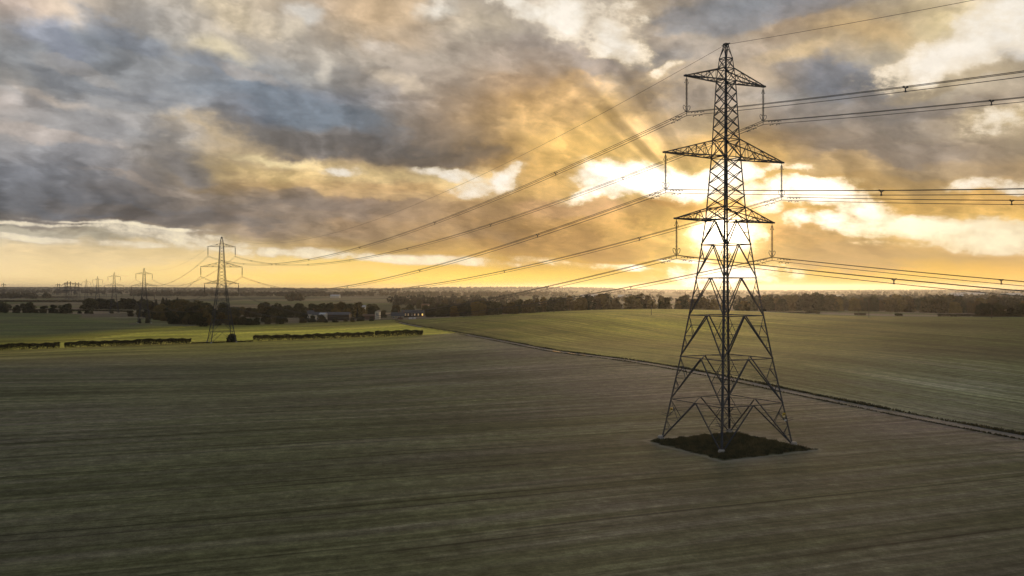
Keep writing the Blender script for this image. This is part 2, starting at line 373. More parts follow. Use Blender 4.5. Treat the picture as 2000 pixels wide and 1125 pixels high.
def link(name, me, parent=None):
    o = bpy.data.objects.new(name, me); COL.objects.link(o)
    if parent: o.parent = parent
    return o
def tag(o, label=None, cat=None, group=None, kind=None):
    if label: o['label'] = label
    if cat: o['category'] = cat
    if group: o['group'] = group
    if kind: o['kind'] = kind
    return o
def empty(name, loc=(0, 0, 0), rz=0.0, s=1.0):
    o = link(name, None); o.location = loc; o.rotation_euler = (0, 0, rz); o.scale = (s, s, s)
    o.empty_display_size = 0.5
    return o
def kids(o): return KIDS.get(o.name, list(o.children))
KIDS = {}
def copy_tree(o, parent=None):
    c = o.copy(); COL.objects.link(c); c.parent = parent
    for ch in o.children: copy_tree(ch, c)
    return c

# ------------------------------------------------------------------ terrain height
def sm(t): t = np.clip(t, 0, 1); return t * t * (3 - 2 * t)
CP = []
def cp(px, py, Y): CP.append(((px - 1000) / F * Y, Y, CAM_H - (py - 562) / F * Y))
def cz(px, Y, z): CP.append(((px - 1000) / F * Y, Y, z))
for px in (-200, 300, 700, 1000, 1400, 1800, 2200):
    for Y in (40, 62, 90, 120): cz(px, Y, 0)
cz(0, 170, -.6); cz(1000, 180, -.2); cz(500, 230, -2.4); cz(2000, 200, .4); cz(1500, 260, .5); cz(1800, 330, 1.6)
cp(433, 669, 418); cp(281, 632, 720); cp(223, 613, 960); cp(0, 685, 385); cp(200, 678, 400); cp(826, 657, 415); cp(620, 664, 415)
cp(765, 628, 650); cp(905, 619, 640); cp(1100, 607, 640); cp(1272, 603.5, 640); cp(1450, 607, 600); cp(1600, 612, 545)
cp(1000, 650, 400); cp(1250, 645, 400)
cp(1700, 617, 520); cp(1850, 619.5, 490); cp(2000, 621, 470); cp(2250, 623, 460); cp(-200, 690, 380); cp(-200, 616, 860)
cp(0, 613.5, 900); cp(120, 613, 920); cp(400, 637, 640); cp(500, 634, 650); cp(600, 632, 660); cp(700, 628, 660)
cp(1500, 612, 620); cp(1750, 613, 760); cp(1600, 608, 860); cp(2000, 612, 860)
cz(-200, 1400, -10); cz(200, 1400, -10); cz(500, 1100, -10); cz(700, 900, -8.5); cz(1000, 1000, -8); cz(1300, 1000, -7); cz(2200, 1300, -9); cz(1700, 1300, -9); cz(900, 1500, -9.5); cz(1300, 1600, -9)
for px in (-300, 200, 700, 1200, 1700, 2300):
    for Y in (2000, 2800, 4000): cz(px, Y, -9.5)
for px, y in ((-300, 564), (0, 563), (200, 563.5), (400, 564.5), (620, 564), (760, 567), (880, 565), (1000, 564), (1120, 565), (1250, 568), (1400, 569), (1600, 569), (1800, 568.5), (2000, 568.5), (2300, 568)):
    cp(px, y, 9000); cp(px, y + 3.0, 6500)
    cz(px, 14000, CAM_H - (y + 2 - 562) / F * 9000 - 4)
CP = np.array(CP)
def q_of(x, y):
    r = np.sqrt(x * x + y * y) + 1e-3
    return np.stack([np.arctan2(x, y) * 1.6, np.log(r)], -1)
def base_z(r): return -8.0 * sm((r - 250) / 900.0)
_cq = q_of(CP[:, 0], CP[:, 1])
_res = CP[:, 2] - base_z(np.hypot(CP[:, 0], CP[:, 1]))
_K = np.exp(-((_cq[:, None, :] - _cq[None]) ** 2).sum(-1) / (2 * 0.30 ** 2))
_wt = np.linalg.solve(_K + 0.02 * np.eye(len(_cq)), _res)
def ground_z(x, y):
    x = np.asarray(x, float); y = np.asarray(y, float); shp = x.shape
    q = q_of(x.ravel(), y.ravel()); z = np.empty(len(q))
    for i in range(0, len(q), 20000):
        d = ((q[i:i + 20000, None, :] - _cq[None]) ** 2).sum(-1)
        z[i:i + 20000] = np.exp(-d / (2 * 0.30 ** 2)) @ _wt
    r = np.hypot(x.ravel(), y.ravel())
    z = z * sm((r - 8) / 30) + base_z(r)
    return z.reshape(shp)
def gz(x, y): return float(ground_z(np.array([x]), np.array([y]))[0])
def at(px, Y): x = (px - 1000) / F * Y; return np.array([x, Y, gz(x, Y)])
def on_ground(px, py, y0=40.0, y1=3000.0):
    """the ground point seen at a place of the photograph, first hit"""
    Y = y0
    while Y < y1:
        p = at(px, Y)
        if (CAM_H - p[2]) / Y * F <= (py - 562): return p
        Y *= 1.01
    return p

# ------------------------------------------------------------------ plan of the fields (world metres)
YAW = R(27.95)
T1 = np.array([26.9, 110.5, 0.0])
PATCH_C = np.array([26.8, 108.4]); PATCH_H = 7.0
track_pts = [(98, 14), (82, 63), (66.2, 113.6), (50.2, 162)]
for px, py in ((1360, 729), (1230, 706), (1090, 688), (980, 667), (900, 653), (830, 641), (790, 633)):
    p = on_ground(px, py); track_pts.append((p[0], p[1]))
p = at(768, 640); track_pts.append((p[0], p[1]))
track_pts = np.array(track_pts)
def track_x(y):
    return np.interp(y, track_pts[:, 1], track_pts[:, 0])
_hp = [on_ground(px, py) for px, py in ((0, 685), (200, 677.5), (373, 671.5), (433, 669.5), (497, 667.5), (660, 661.5), (826, 655.5))]
HED = np.array(_hp)
def hedge_y(x): return np.interp(x, HED[:, 0], HED[:, 1])

# ------------------------------------------------------------------ materials
def new_mat(name):
    m = bpy.data.materials.new(name); m.use_nodes = True; m.node_tree.nodes.clear()
    t = NT(m.node_tree)
    b = t.n.new('ShaderNodeBsdfPrincipled'); o = t.n.new('ShaderNodeOutputMaterial')
    t.l.new(b.outputs[0], o.inputs[0]); return m, t, b, o
def simple_mat(name, c, rough=0.8, metal=0.0, var=0.25, scale=3.0, spec=0.3):
    m, t, b, o = new_mat(name)
    g = t.n.new('ShaderNodeNewGeometry').outputs['Position']
    n = t.noise(g, scale, 4, 0.6)
    c = np.array(c)
    col = t.mix(n, tuple(c * (1 - var)), tuple(np.minimum(c * (1 + var), 1)))
    t.l.new(col, b.inputs['Base Color'])
    b.inputs['Roughness'].default_value = rough; b.inputs['Metallic'].default_value = metal
    b.inputs['Specular IOR Level'].default_value = spec
    return m
def leaf_mat(name, c1, c2, c3, scale=0.35, trans=0.35):
    m, t, b, o = new_mat(name)
    g = t.n.new('ShaderNodeNewGeometry').outputs['Position']
    rnd = t.n.new('ShaderNodeObjectInfo').outputs['Random']
    n = t.noise(g, scale, 3, 0.6)
    n2 = t.noise(g, scale * 6, 2, 0.6)
    col = t.mix(t.mapr(n, 0.35, 0.65), c1, c2)
    col = t.mix(t.math('MULTIPLY', t.mapr(rnd, 0.45, 1.0, 0, 0.85, 'LINEAR'), t.mapr(n2, 0.3, 0.6)), col, c3)
    col = t.vmath('SCALE', col, scale=t.mapr(rnd, 0, 1, 0.6, 1.6, 'LINEAR'))
    t.l.new(col, b.inputs['Base Color']); b.inputs['Roughness'].default_value = 0.7
    b.inputs['Specular IOR Level'].default_value = 0.2
    tr = t.n.new('ShaderNodeBsdfTranslucent'); t.l.new(col, tr.inputs[0])
    ms = t.n.new('ShaderNodeMixShader'); ms.inputs[0].default_value = trans
    t.l.new(b.outputs[0], ms.inputs[1]); t.l.new(tr.outputs[0], ms.inputs[2]); t.l.new(ms.outputs[0], o.inputs[0])
    return m

M = {}
M['steel'] = simple_mat('galvanised_steel', (0.045, 0.05, 0.06), 0.7, 0.1, 0.3, 2.0, 0.25)
M['wire'] = simple_mat('weathered_aluminium', (0.04, 0.04, 0.04), 0.6, 0.2, 0.1, 0.5)
M['glass_disc'] = simple_mat('brown_glazed_porcelain', (0.035, 0.03, 0.028), 0.6, 0.0, 0.2, 3.0, 0.25)
M['concrete'] = simple_mat('concrete', (0.32, 0.30, 0.27), 0.9, 0, 0.2, 4.0)
M['yellow'] = simple_mat('yellow_enamel', (0.75, 0.50, 0.03), 0.4, 0, 0.05, 2)
M['white'] = simple_mat('white_paint', (0.75, 0.73, 0.70), 0.6, 0, 0.08, 2)
M['black'] = simple_mat('black_paint', (0.02, 0.02, 0.02), 0.5, 0, 0.05, 2)
M['bark'] = simple_mat('bark', (0.05, 0.04, 0.03), 0.95, 0, 0.3, 4)
M['wood'] = simple_mat('pole_wood', (0.09, 0.07, 0.05), 0.9, 0, 0.3, 4)
M['leaf'] = leaf_mat('oak_leaves', (0.022, 0.032, 0.012), (0.042, 0.048, 0.018), (0.075, 0.056, 0.02))
M['leaf_amber'] = leaf_mat('autumn_leaves', (0.055, 0.047, 0.016), (0.10, 0.078, 0.023), (0.13, 0.092, 0.025), 0.35, 0.5)
M['conifer'] = leaf_mat('pine_needles', (0.016, 0.022, 0.014), (0.026, 0.030, 0.016), (0.05, 0.04, 0.02), 0.35, 0.15)
M['hedge'] = leaf_mat('hawthorn_leaves', (0.030, 0.032, 0.014), (0.06, 0.050, 0.018), (0.07, 0.06, 0.03), 1.2, 0.3)
M['tall_grass'] = leaf_mat('rank_grass', (0.026, 0.028, 0.013), (0.085, 0.078, 0.036), (0.06, 0.05, 0.025), 0.9, 0.15)
M['verge'] = leaf_mat('verge_grass', (0.026, 0.028, 0.013), (0.065, 0.060, 0.028), (0.05, 0.04, 0.02), 0.5, 0.15)

# ------------------------------------------------------------------ ground sheet
def field_colours(x, y):
    """crop and soil colours by field, with sunlit bands put into them"""
    r = np.hypot(x, y); az_ = np.arctan2(x, y)
    n = len(x)
    C = np.zeros((n, 3)); crop = np.zeros(n)
    olive = np.array([0.110, 0.109, 0.069]); soil = np.array([0.13, 0.112, 0.088]); lush = np.array([0.16, 0.165, 0.035])
    # far patchwork
    seeds = []
    rs = np.random.default_rng(5)
    for k in range(700):
        a = rs.uniform(-0.9, 0.9); rr = math.exp(rs.uniform(math.log(700), math.log(14000)))
        seeds.append((a, math.log(rr)))
    sa = np.array(seeds); 
    pal = np.array([[0.17, 0.13, 0.095], [0.13, 0.105, 0.075], [0.20, 0.155, 0.11], [0.09, 0.085, 0.045], [0.16, 0.12, 0.085], [0.055, 0.055, 0.035], [0.12, 0.12, 0.05], [0.19, 0.15, 0.10]])
    pc = pal[rs.integers(0, len(pal), len(sa))]
    far = r > 560
    idx = np.where(far)[0]
    for i in range(0, len(idx), 8000):
        j = idx[i:i + 8000]
        q = np.stack([az_[j], np.log(r[j])], -1)
        d = ((q[:, None, 0] - sa[None, :, 0]) * 1.0) ** 2 + ((q[:, None, 1] - sa[None, :, 1]) * 1.1) ** 2
        C[j] = pc[d.argmin(1)]
    C[~far] = olive
    # near land: left of the track (before hedge / behind hedge), right of the track
    tx = track_x(y); hy = hedge_y(x)
    left = (x < tx)
    near_l = left & (y < hy) & (y < 470)
    C[near_l] = olive
    behind = left & (y >= hy) & (y < 1060)
    # limit of the field behind the hedge (wood edge)
    ex = np.array([-620, -480, -452, -395, -255, -190, -152, -110, -85]); ey = np.array([1000, 940, 925, 800, 650, 655, 665, 668, 665])
    edge = np.interp(x, ex, ey)
    inb = behind & (y < edge)
    C[inb] = np.array([0.075, 0.085, 0.028])
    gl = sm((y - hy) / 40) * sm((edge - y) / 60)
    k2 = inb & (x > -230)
    C[k2] = np.array([0.50, 0.41, 0.060])[None] * (0.30 + 0.70 * sm((edge[k2] - y[k2] - 30) / 110))[:, None] + np.array([0.01, 0.03, 0.015])  # sunlit strip painted into the crop colour, fading towards the wood
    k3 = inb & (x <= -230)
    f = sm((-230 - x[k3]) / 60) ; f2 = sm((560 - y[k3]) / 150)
    C[k3] = np.array([0.28, 0.24, 0.035]) * (1 - f * (1 - f2 * .8))[:, None] + np.array([0.088, 0.100, 0.040]) * (f * (1 - f2 * .8))[:, None]  # sunlight put into the colour near the hedge, plain green beyond
    # right field
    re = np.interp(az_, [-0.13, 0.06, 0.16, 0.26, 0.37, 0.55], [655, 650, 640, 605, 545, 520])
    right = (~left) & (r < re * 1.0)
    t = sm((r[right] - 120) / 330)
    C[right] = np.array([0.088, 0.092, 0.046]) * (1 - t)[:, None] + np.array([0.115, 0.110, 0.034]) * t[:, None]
    ga = np.exp(-((az_[right] - 0.17) / 0.16) ** 2) * t  # gold of the low sun on this field, put into its colour
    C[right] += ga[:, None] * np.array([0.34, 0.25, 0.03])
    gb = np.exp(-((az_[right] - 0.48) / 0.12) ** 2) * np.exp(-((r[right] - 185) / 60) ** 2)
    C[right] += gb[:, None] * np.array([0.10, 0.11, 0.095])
    # ploughed strip beyond the right field and rough grass edge
    st_ = (~left) & (r >= re) & (r < re + 260) & (az_ > 0.25)
    C[st_] = np.array([0.19, 0.155, 0.125])
    rg = (~left) & (r >= re) & (r < re + 22) & (az_ > 0.25)
    C[rg] = np.array([0.10, 0.115, 0.03])
    # bare damp soil wedge along the left side of the track
    wx = tx - x
    wid = np.interp(y, [60, 105, 160, 240, 330, 410, 425], [0, 14, 40, 52, 46, 22, 0])
    kw = near_l & (wx > 0)
    g = np.clip(1 - wx[kw] / np.maximum(wid[kw], 1), 0, 1) ** 0.6
    C[kw] = C[kw] * (1 - g)[:, None] + np.array([0.185, 0.158, 0.118]) * g[:, None]
    # brighter, yellower strip before the hedge: a sunlit band put into the colour
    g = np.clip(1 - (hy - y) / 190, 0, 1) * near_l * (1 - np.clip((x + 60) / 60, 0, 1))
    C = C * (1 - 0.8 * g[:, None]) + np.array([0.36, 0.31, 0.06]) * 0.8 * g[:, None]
    return C, left.astype(float)

def build_ground():
    th_in = np.linspace(R(-36), R(36), 520)
    th_out = np.linspace(R(36), R(324), 110)[1:-1]
    th = np.concatenate([th_in, th_out])
    rr = np.concatenate([[0.01, 6, 14, 24, 34], np.exp(np.linspace(math.log(42), math.log(13000), 330)), [16000]])
    TH, RR = np.meshgrid(th, rr)
    x = RR * np.sin(TH); y = RR * np.cos(TH)
    nr, nt = RR.shape
    behind = np.abs(np.where(TH > math.pi, TH - 2 * math.pi, TH)) > R(75)
    z = np.zeros_like(x)
    z = ground_z(x, y)
    z = z + 0.9 * np.sin(x / 47.0 + 1.3) * np.sin(y / 61.0) * sm((RR - 150) / 500) * sm((3000 - RR) / 500) * 0.5
    z[-1] = -60
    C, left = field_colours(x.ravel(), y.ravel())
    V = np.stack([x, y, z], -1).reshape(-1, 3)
    i = np.arange(nr - 1)[:, None] * nt; j = np.arange(nt)[None]; j2 = (j + 1) % nt
    Q = np.stack([i + j, i + nt + j, i + nt + j2, i + j2], -1).reshape(-1, 4)[:, ::-1]
    me = bpy.data.meshes.new('ground')
    me.vertices.add(len(V)); me.vertices.foreach_set('co', V.reshape(-1).astype(np.float32))
    nq = len(Q)
    me.loops.add(nq * 4); me.loops.foreach_set('vertex_index', Q.reshape(-1).astype(np.int32))
    me.polygons.add(nq); me.polygons.foreach_set('loop_start', (np.arange(nq) * 4).astype(np.int32))
    me.polygons.foreach_set('loop_total', np.full(nq, 4, np.int32))
    me.polygons.foreach_set('use_smooth', np.ones(nq, bool))
    me.update(calc_edges=True)
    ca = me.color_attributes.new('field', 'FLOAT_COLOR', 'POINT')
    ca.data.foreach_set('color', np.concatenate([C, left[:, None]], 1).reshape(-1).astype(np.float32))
    m, t, b, o = new_mat('crop_and_soil')
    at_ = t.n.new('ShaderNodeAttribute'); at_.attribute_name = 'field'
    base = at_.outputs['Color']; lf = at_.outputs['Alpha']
    pos = t.n.new('ShaderNodeNewGeometry').outputs['Position']
    big = t.noise(pos, 0.012, 3, 0.5, out=1)
    warp = t.vmath('ADD', pos, t.vmath('SCALE', t.vmath('SUBTRACT', big, (0.5, 0.5, 0.5)), scale=5.0))
    # drilling direction: about 21 degrees on the left, along the track on the right
    pl = t.mapping(warp, (0, 0, 0), (0, 0, R(-20.5)), (1, 1, 1), 'POINT')
    pr = t.mapping(warp, (0, 0, 0), (0, 0, R(-107)), (1, 1, 1), 'POINT')
    pm = t.n.new('ShaderNodeMix'); pm.data_type = 'VECTOR'
    t.inp(pm, 0, t.math('GREATER_THAN', lf, 0.5)); t.inp(pm, 4, pr); t.inp(pm, 5, pl)
    pf = pm.outputs[1]
    s1 = t.noise(t.vmath('MULTIPLY', pf, (0.010, 0.35, 0.0)), 1.0, 5, 0.62)
    s2 = t.noise(t.vmath('MULTIPLY', pf, (0.012, 0.9, 0.0)), 1.0, 7, 0.82)
    s3 = t.noise(t.vmath('MULTIPLY', pf, (0.004, 0.045, 0.0)), 1.0, 4, 0.55)
    px_, py_, pz_ = t.sep(pf)[0:3]
    tram = t.math('ABSOLUTE', t.math('SUBTRACT', t.math('FRACT', t.math('DIVIDE', py_, 12.0)), 0.5))
    tram = t.mapr(tram, 0.022, 0.008, 0, 1)
    tram2 = t.math('ABSOLUTE', t.math('SUBTRACT', t.math('FRACT', t.math('DIVIDE', t.math('ADD', py_, 1.9), 12.0)), 0.5))
    tram = t.math('MAXIMUM', tram, t.mapr(tram2, 0.022, 0.008, 0, 1))
    tn = t.noise(t.vmath('MULTIPLY', pf, (0.02, 0.2, 0.0)), 1.0, 3, 0.6)
    tram = t.math('MULTIPLY', tram, t.mapr(tn, 0.42, 0.62))
    clod = t.noise(pos, 0.45, 8, 0.92)
    patch = t.noise(pos, 0.022, 4, 0.55)
    k = t.math('ADD', t.math('MULTIPLY', t.math('SUBTRACT', s1, 0.5), 2.4), t.math('MULTIPLY', t.math('SUBTRACT', s2, 0.5), 5.0))
    k = t.math('ADD', k, t.math('MULTIPLY', t.math('SUBTRACT', s3, 0.5), 2.4))
    k = t.math('ADD', k, t.math('MULTIPLY', t.math('SUBTRACT', clod, 0.5), 6.2))
    k = t.math('ADD', k, t.math('MULTIPLY', t.math('SUBTRACT', patch, 0.5), 2.0))
    k = t.math('SUBTRACT', k, t.math('MULTIPLY', tram, 1.5))
    sx, sy, sz = t.sep(pos)[0:3]
    dist = t.vmath('LENGTH', pos)
    nearm = t.mapr(dist, 700, 1400, 1, 0.35)
    gain = t.math('POWER', 2.0, t.math('MULTIPLY', k, nearm))
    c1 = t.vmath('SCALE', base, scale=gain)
    # crop emergence: greener or browner patches, along the rows
    hue = t.mapr(t.math('ADD', t.math('MULTIPLY', s1, 0.5), t.math('MULTIPLY', t.noise(pos, 0.009, 4, 0.6), 0.7)), 0.50, 0.72)
    c1 = t.vmath('MULTIPLY', c1, t.mix(t.math('MULTIPLY', hue, nearm), (0.96, 1.03, 0.80), (1.05, 0.98, 1.12)))
    # worn pale rim round the island of rank grass under the pylon
    lp = t.mapping(pos, (PATCH_C[0], PATCH_C[1], 0), (0, 0, YAW), (1, 1, 1), 'TEXTURE')
    lx, ly, lz = t.sep(t.vmath('ABSOLUTE', lp))[0:3]
    dd = t.math('SUBTRACT', t.math('MAXIMUM', lx, ly), PATCH_H)
    dl = t.math('ADD', dd, t.math('MULTIPLY', t.math('SUBTRACT', t.noise(pos, 0.35, 3, 0.6), 0.5), 1.6))
    dd = t.math('ADD', dd, t.math('MULTIPLY', t.math('SUBTRACT', t.noise(pos, 0.6, 5, 0.7), 0.5), 3.4))
    rim = t.math('MULTIPLY', t.mapr(dd, -0.8, 0.6), t.mapr(dd, 5.5, 0.6))
    rim = t.math('MULTIPLY', rim, t.mapr(t.noise(pos, 0.16, 3), 0.38, 0.62, 0.05, 1))
    c1 = t.mix(t.math('MULTIPLY', rim, 0.50), c1, (0.20, 0.18, 0.145))
    ln = t.math('MULTIPLY', t.mapr(dl, 0.0, 0.4), t.mapr(dl, 1.3, 0.5))
    c1 = t.mix(t.math('MULTIPLY', ln, 0.6), c1, (0.26, 0.235, 0.19))
    c1 = t.mix(t.mapr(dd, 0.3, -1.0), c1, (0.035, 0.036, 0.018))
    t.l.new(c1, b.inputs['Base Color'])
    b.inputs['Roughness'].default_value = 0.85; b.inputs['Specular IOR Level'].default_value = 0.04
    b.inputs['Sheen Weight'].default_value = 0.0; b.inputs['Sheen Roughness'].default_value = 0.6
    b.inputs['Sheen Tint'].default_value = (1.0, 0.9, 0.55, 1)
    bp = t.n.new('ShaderNodeBump'); bp.inputs['Strength'].default_value = 0.5; bp.inputs['Distance'].default_value = 0.25
    hh = t.math('ADD', clod, t.math('MULTIPLY', s2, 0.8))
    t.inp(bp, 'Height', hh); t.l.new(bp.outputs[0], b.inputs['Normal'])
    me.materials.append(m)
    o = link('ground', me); tag(o, kind='structure')
build_ground()

# ------------------------------------------------------------------ farm track
def strip(name, pts, offs, mat, lift, wob=0.0, seed=1):
    """ribbon following pts, between lateral offsets offs=(a,b) to the right of travel"""
    rs = np.random.default_rng(seed)
    P = np.array(pts, float); seg = np.hypot(*(P[1:] - P[:-1]).T); L = np.concatenate([[0], np.cumsum(seg)])
    n = int(L[-1] / 2.0); s = np.linspace(0, L[-1], n)
    x = np.interp(s, L, P[:, 0]); y = np.interp(s, L, P[:, 1])
    x = np.convolve(np.pad(x, 6, 'edge'), np.ones(13) / 13, 'valid'); y = np.convolve(np.pad(y, 6, 'edge'), np.ones(13) / 13, 'valid')
    tx = np.gradient(x); ty = np.gradient(y); k = np.hypot(tx, ty); nx, ny = ty / k, -tx / k
    wn = lambda: np.convolve(rs.normal(0, 1, n + 8), np.ones(9) / 9, 'valid') * wob
    a = offs[0] + wn(); b = offs[1] + wn()
    X = np.stack([x + nx * a, x + nx * (a + b) / 2, x + nx * b], 1); Y = np.stack([y + ny * a, y + ny * (a + b) / 2, y + ny * b], 1)
    Z = ground_z(X, Y) + lift
    return np.stack([X, Y, Z], -1)
def strip_obj(name, pts, offs, mat, lift, **k):
    A = strip(name, pts, offs, mat, lift, **k); n = len(A)
    Q = []
    for c in (0, 1):
        Q += [(i * 3 + c, i * 3 + c + 1, (i + 1) * 3 + c + 1, (i + 1) * 3 + c) for i in range(n - 1)]
    mb = MB(); mb.add(A.reshape(-1, 3), Q); return mb.build(name, mat)
def track_mat():
    m, t, b, o = new_mat('stony_track')
    pos = t.n.new('ShaderNodeNewGeometry').outputs['Position']
    n1 = t.noise(pos, 1.3, 5, 0.7); n2 = t.noise(pos, 0.15, 3, 0.5)
    c = t.mix(t.mapr(n1, 0.3, 0.7), (0.08, 0.07, 0.058), (0.19, 0.165, 0.14))
    c = t.mix(t.mapr(n2, 0.45, 0.65), c, (0.085, 0.08, 0.05))
    t.l.new(c, b.inputs['Base Color']); b.inputs['Roughness'].default_value = 0.85
    return m
M['track'] = track_mat()
o = strip_obj('farm_track', track_pts, (-1.25, 1.25), M['track'], 0.06, wob=0.25, seed=3); tag(o, kind='structure')

def blade_field(x, y, z, h, wd, rs, lean=0.35):
    n = len(x); an = rs.uniform(0, math.pi, n); L = rs.uniform(0.55, 1.15, n) * h
    dx = np.cos(an) * wd; dy = np.sin(an) * wd; lx = rs.normal(0, lean, n) * L; ly = rs.normal(0, lean, n) * L
    V = np.empty((n, 3, 3))
    V[:, 0] = np.stack([x - dx, y - dy, z - 0.03], -1); V[:, 1] = np.stack([x + dx, y + dy, z - 0.03], -1)
    V[:, 2] = np.stack([x + lx, y + ly, z + L], -1); return V
# banked grass along both sides of the track, taller on the ditch side
for side, (a, b_), hh, dens in ((1, (1.2, 2.3), 0.40, 30), (-1, (-1.7, -1.15), 0.22, 16)):
    A = strip('v', track_pts, (a, b_), None, 0.0, wob=0.2, seed=8 + side)
    rs = np.random.default_rng(20 + side); out = []
    for i in range(len(A) - 1):
        dist = math.hypot(A[i, 0, 0], A[i, 0, 1])
        if dist < 60: continue
        gapk = 0.35 + 0.65 * (math.sin(i * 0.37 + side) * math.sin(i * 0.113 + 1.0) > -0.35)
        n = int(dens * 2.0 * gapk * (1.0 if dist < 200 else 0.6)); uu = rs.uniform(0, 1, n); vv = rs.uniform(0, 1, n)
        p = (A[i, 0] * (1 - uu)[:, None] + A[i, 2] * uu[:, None]) * (1 - vv)[:, None] + (A[i + 1, 0] * (1 - uu)[:, None] + A[i + 1, 2] * uu[:, None]) * vv[:, None]
        out.append(blade_field(p[:, 0], p[:, 1], p[:, 2], hh * (0.7 + 0.5 * math.sin(i * 0.21) ** 2), 0.10 + dist * 0.0006, rs, 0.3))
    V = np.concatenate(out)
    o = link('verge_grass', quads_mesh('verge_grass', V, M['verge'])); tag(o, kind='stuff')
    o['label'] = 'dark rough grass along the far side of the farm track' if side == 1 else 'low rough grass along the near side of the farm track'
    o['category'] = 'grass'

# puddles on the track
pm_, pt_, pb_, po_ = new_mat('puddle_water')
pb_.inputs['Base Color'].default_value = (0.02, 0.02, 0.02, 1); pb_.inputs['Roughness'].default_value = 0.04; pb_.inputs['Specular IOR Level'].default_value = 0.9
puds = [(1086, 688.5, 3.6, .55, 'long puddle in the track, farthest from the camera'), (1106, 692.2, 2.6, .5, 'small puddle in the track just nearer than the farthest one'),
        (1120, 695.5, 1.6, .4, 'little puddle in the track, third from the farm'),
        (1806, 822, 1.5, .35, 'bright long puddle in the near track beyond the pylon'), (1823, 826, 1.0, .22, 'thin puddle in the near track below the bright one'), (1844, 825.3, .55, .2, 'tiny puddle in the near track, closest to the camera')]
for k, (px, py, L, wd, lab) in enumerate(puds):
    p = on_ground(px, py); y0 = p[1]; x0 = float(track_x(y0)); off = (p[0] - x0); off = max(-0.8, min(0.8, off))
    d = np.array([float(track_x(y0 + 2)) - float(track_x(y0 - 2)), 4.0]); d /= np.linalg.norm(d); nrm = np.array([d[1], -d[0]])
    rs = np.random.default_rng(k); V = []
    for q in range(22):
        an = 2 * math.pi * q / 22; rad = 1 + 0.25 * math.sin(an * 3 + k) + rs.normal(0, 0.06)
        xy = np.array([x0, y0]) + nrm * off * 1.0 + d * math.cos(an) * L * rad + nrm * math.sin(an) * wd * rad
        V.append((xy[0], xy[1], 0))
    V = np.array(V); V[:, 2] = ground_z(V[:, 0], V[:, 1]).max() + 0.085
    mb = MB(); mb.add(V, [tuple(range(22))]); o = mb.build('puddle', pm_)
    tag(o, lab, 'puddle', 'puddles on the farm track', 'structure')
# ------------------------------------------------------------------ lattice pylon
ZL = [0.0, 5.18, 10.65, 15.93, 20.64, 24.82, 27.83, 29.45, 30.95, 32.5, 34.15, 35.75, 38.0, 39.5, 41.0, 42.5, 43.95, 45.36, 46.9, 48.2, 50.0]
WL = [5.71, 4.86, 4.02, 3.21, 2.63, 2.17, 1.83, 1.73, 1.64, 1.54, 1.43, 1.32, 1.21, 1.14, 1.07, 1.0, 0.94, 0.88, 0.76, 0.60, 0.22]
def hw(z): return float(np.interp(z, ZL, WL))
ARMS = [(45.36, 46.9, 6.25), (35.75, 38.0, 9.47), (27.83, 29.45, 7.8)]
INS = 4.36
def lerp(a, b, t): return np.array(a) * (1 - t) + np.array(b) * t
def corner(sx, sy, z): return np.array([sx * hw(z), sy * hw(z), z])
FACES = [((-1, -1), (1, -1)), ((1, -1), (1, 1)), ((1, 1), (-1, 1)), ((-1, 1), (-1, -1))]

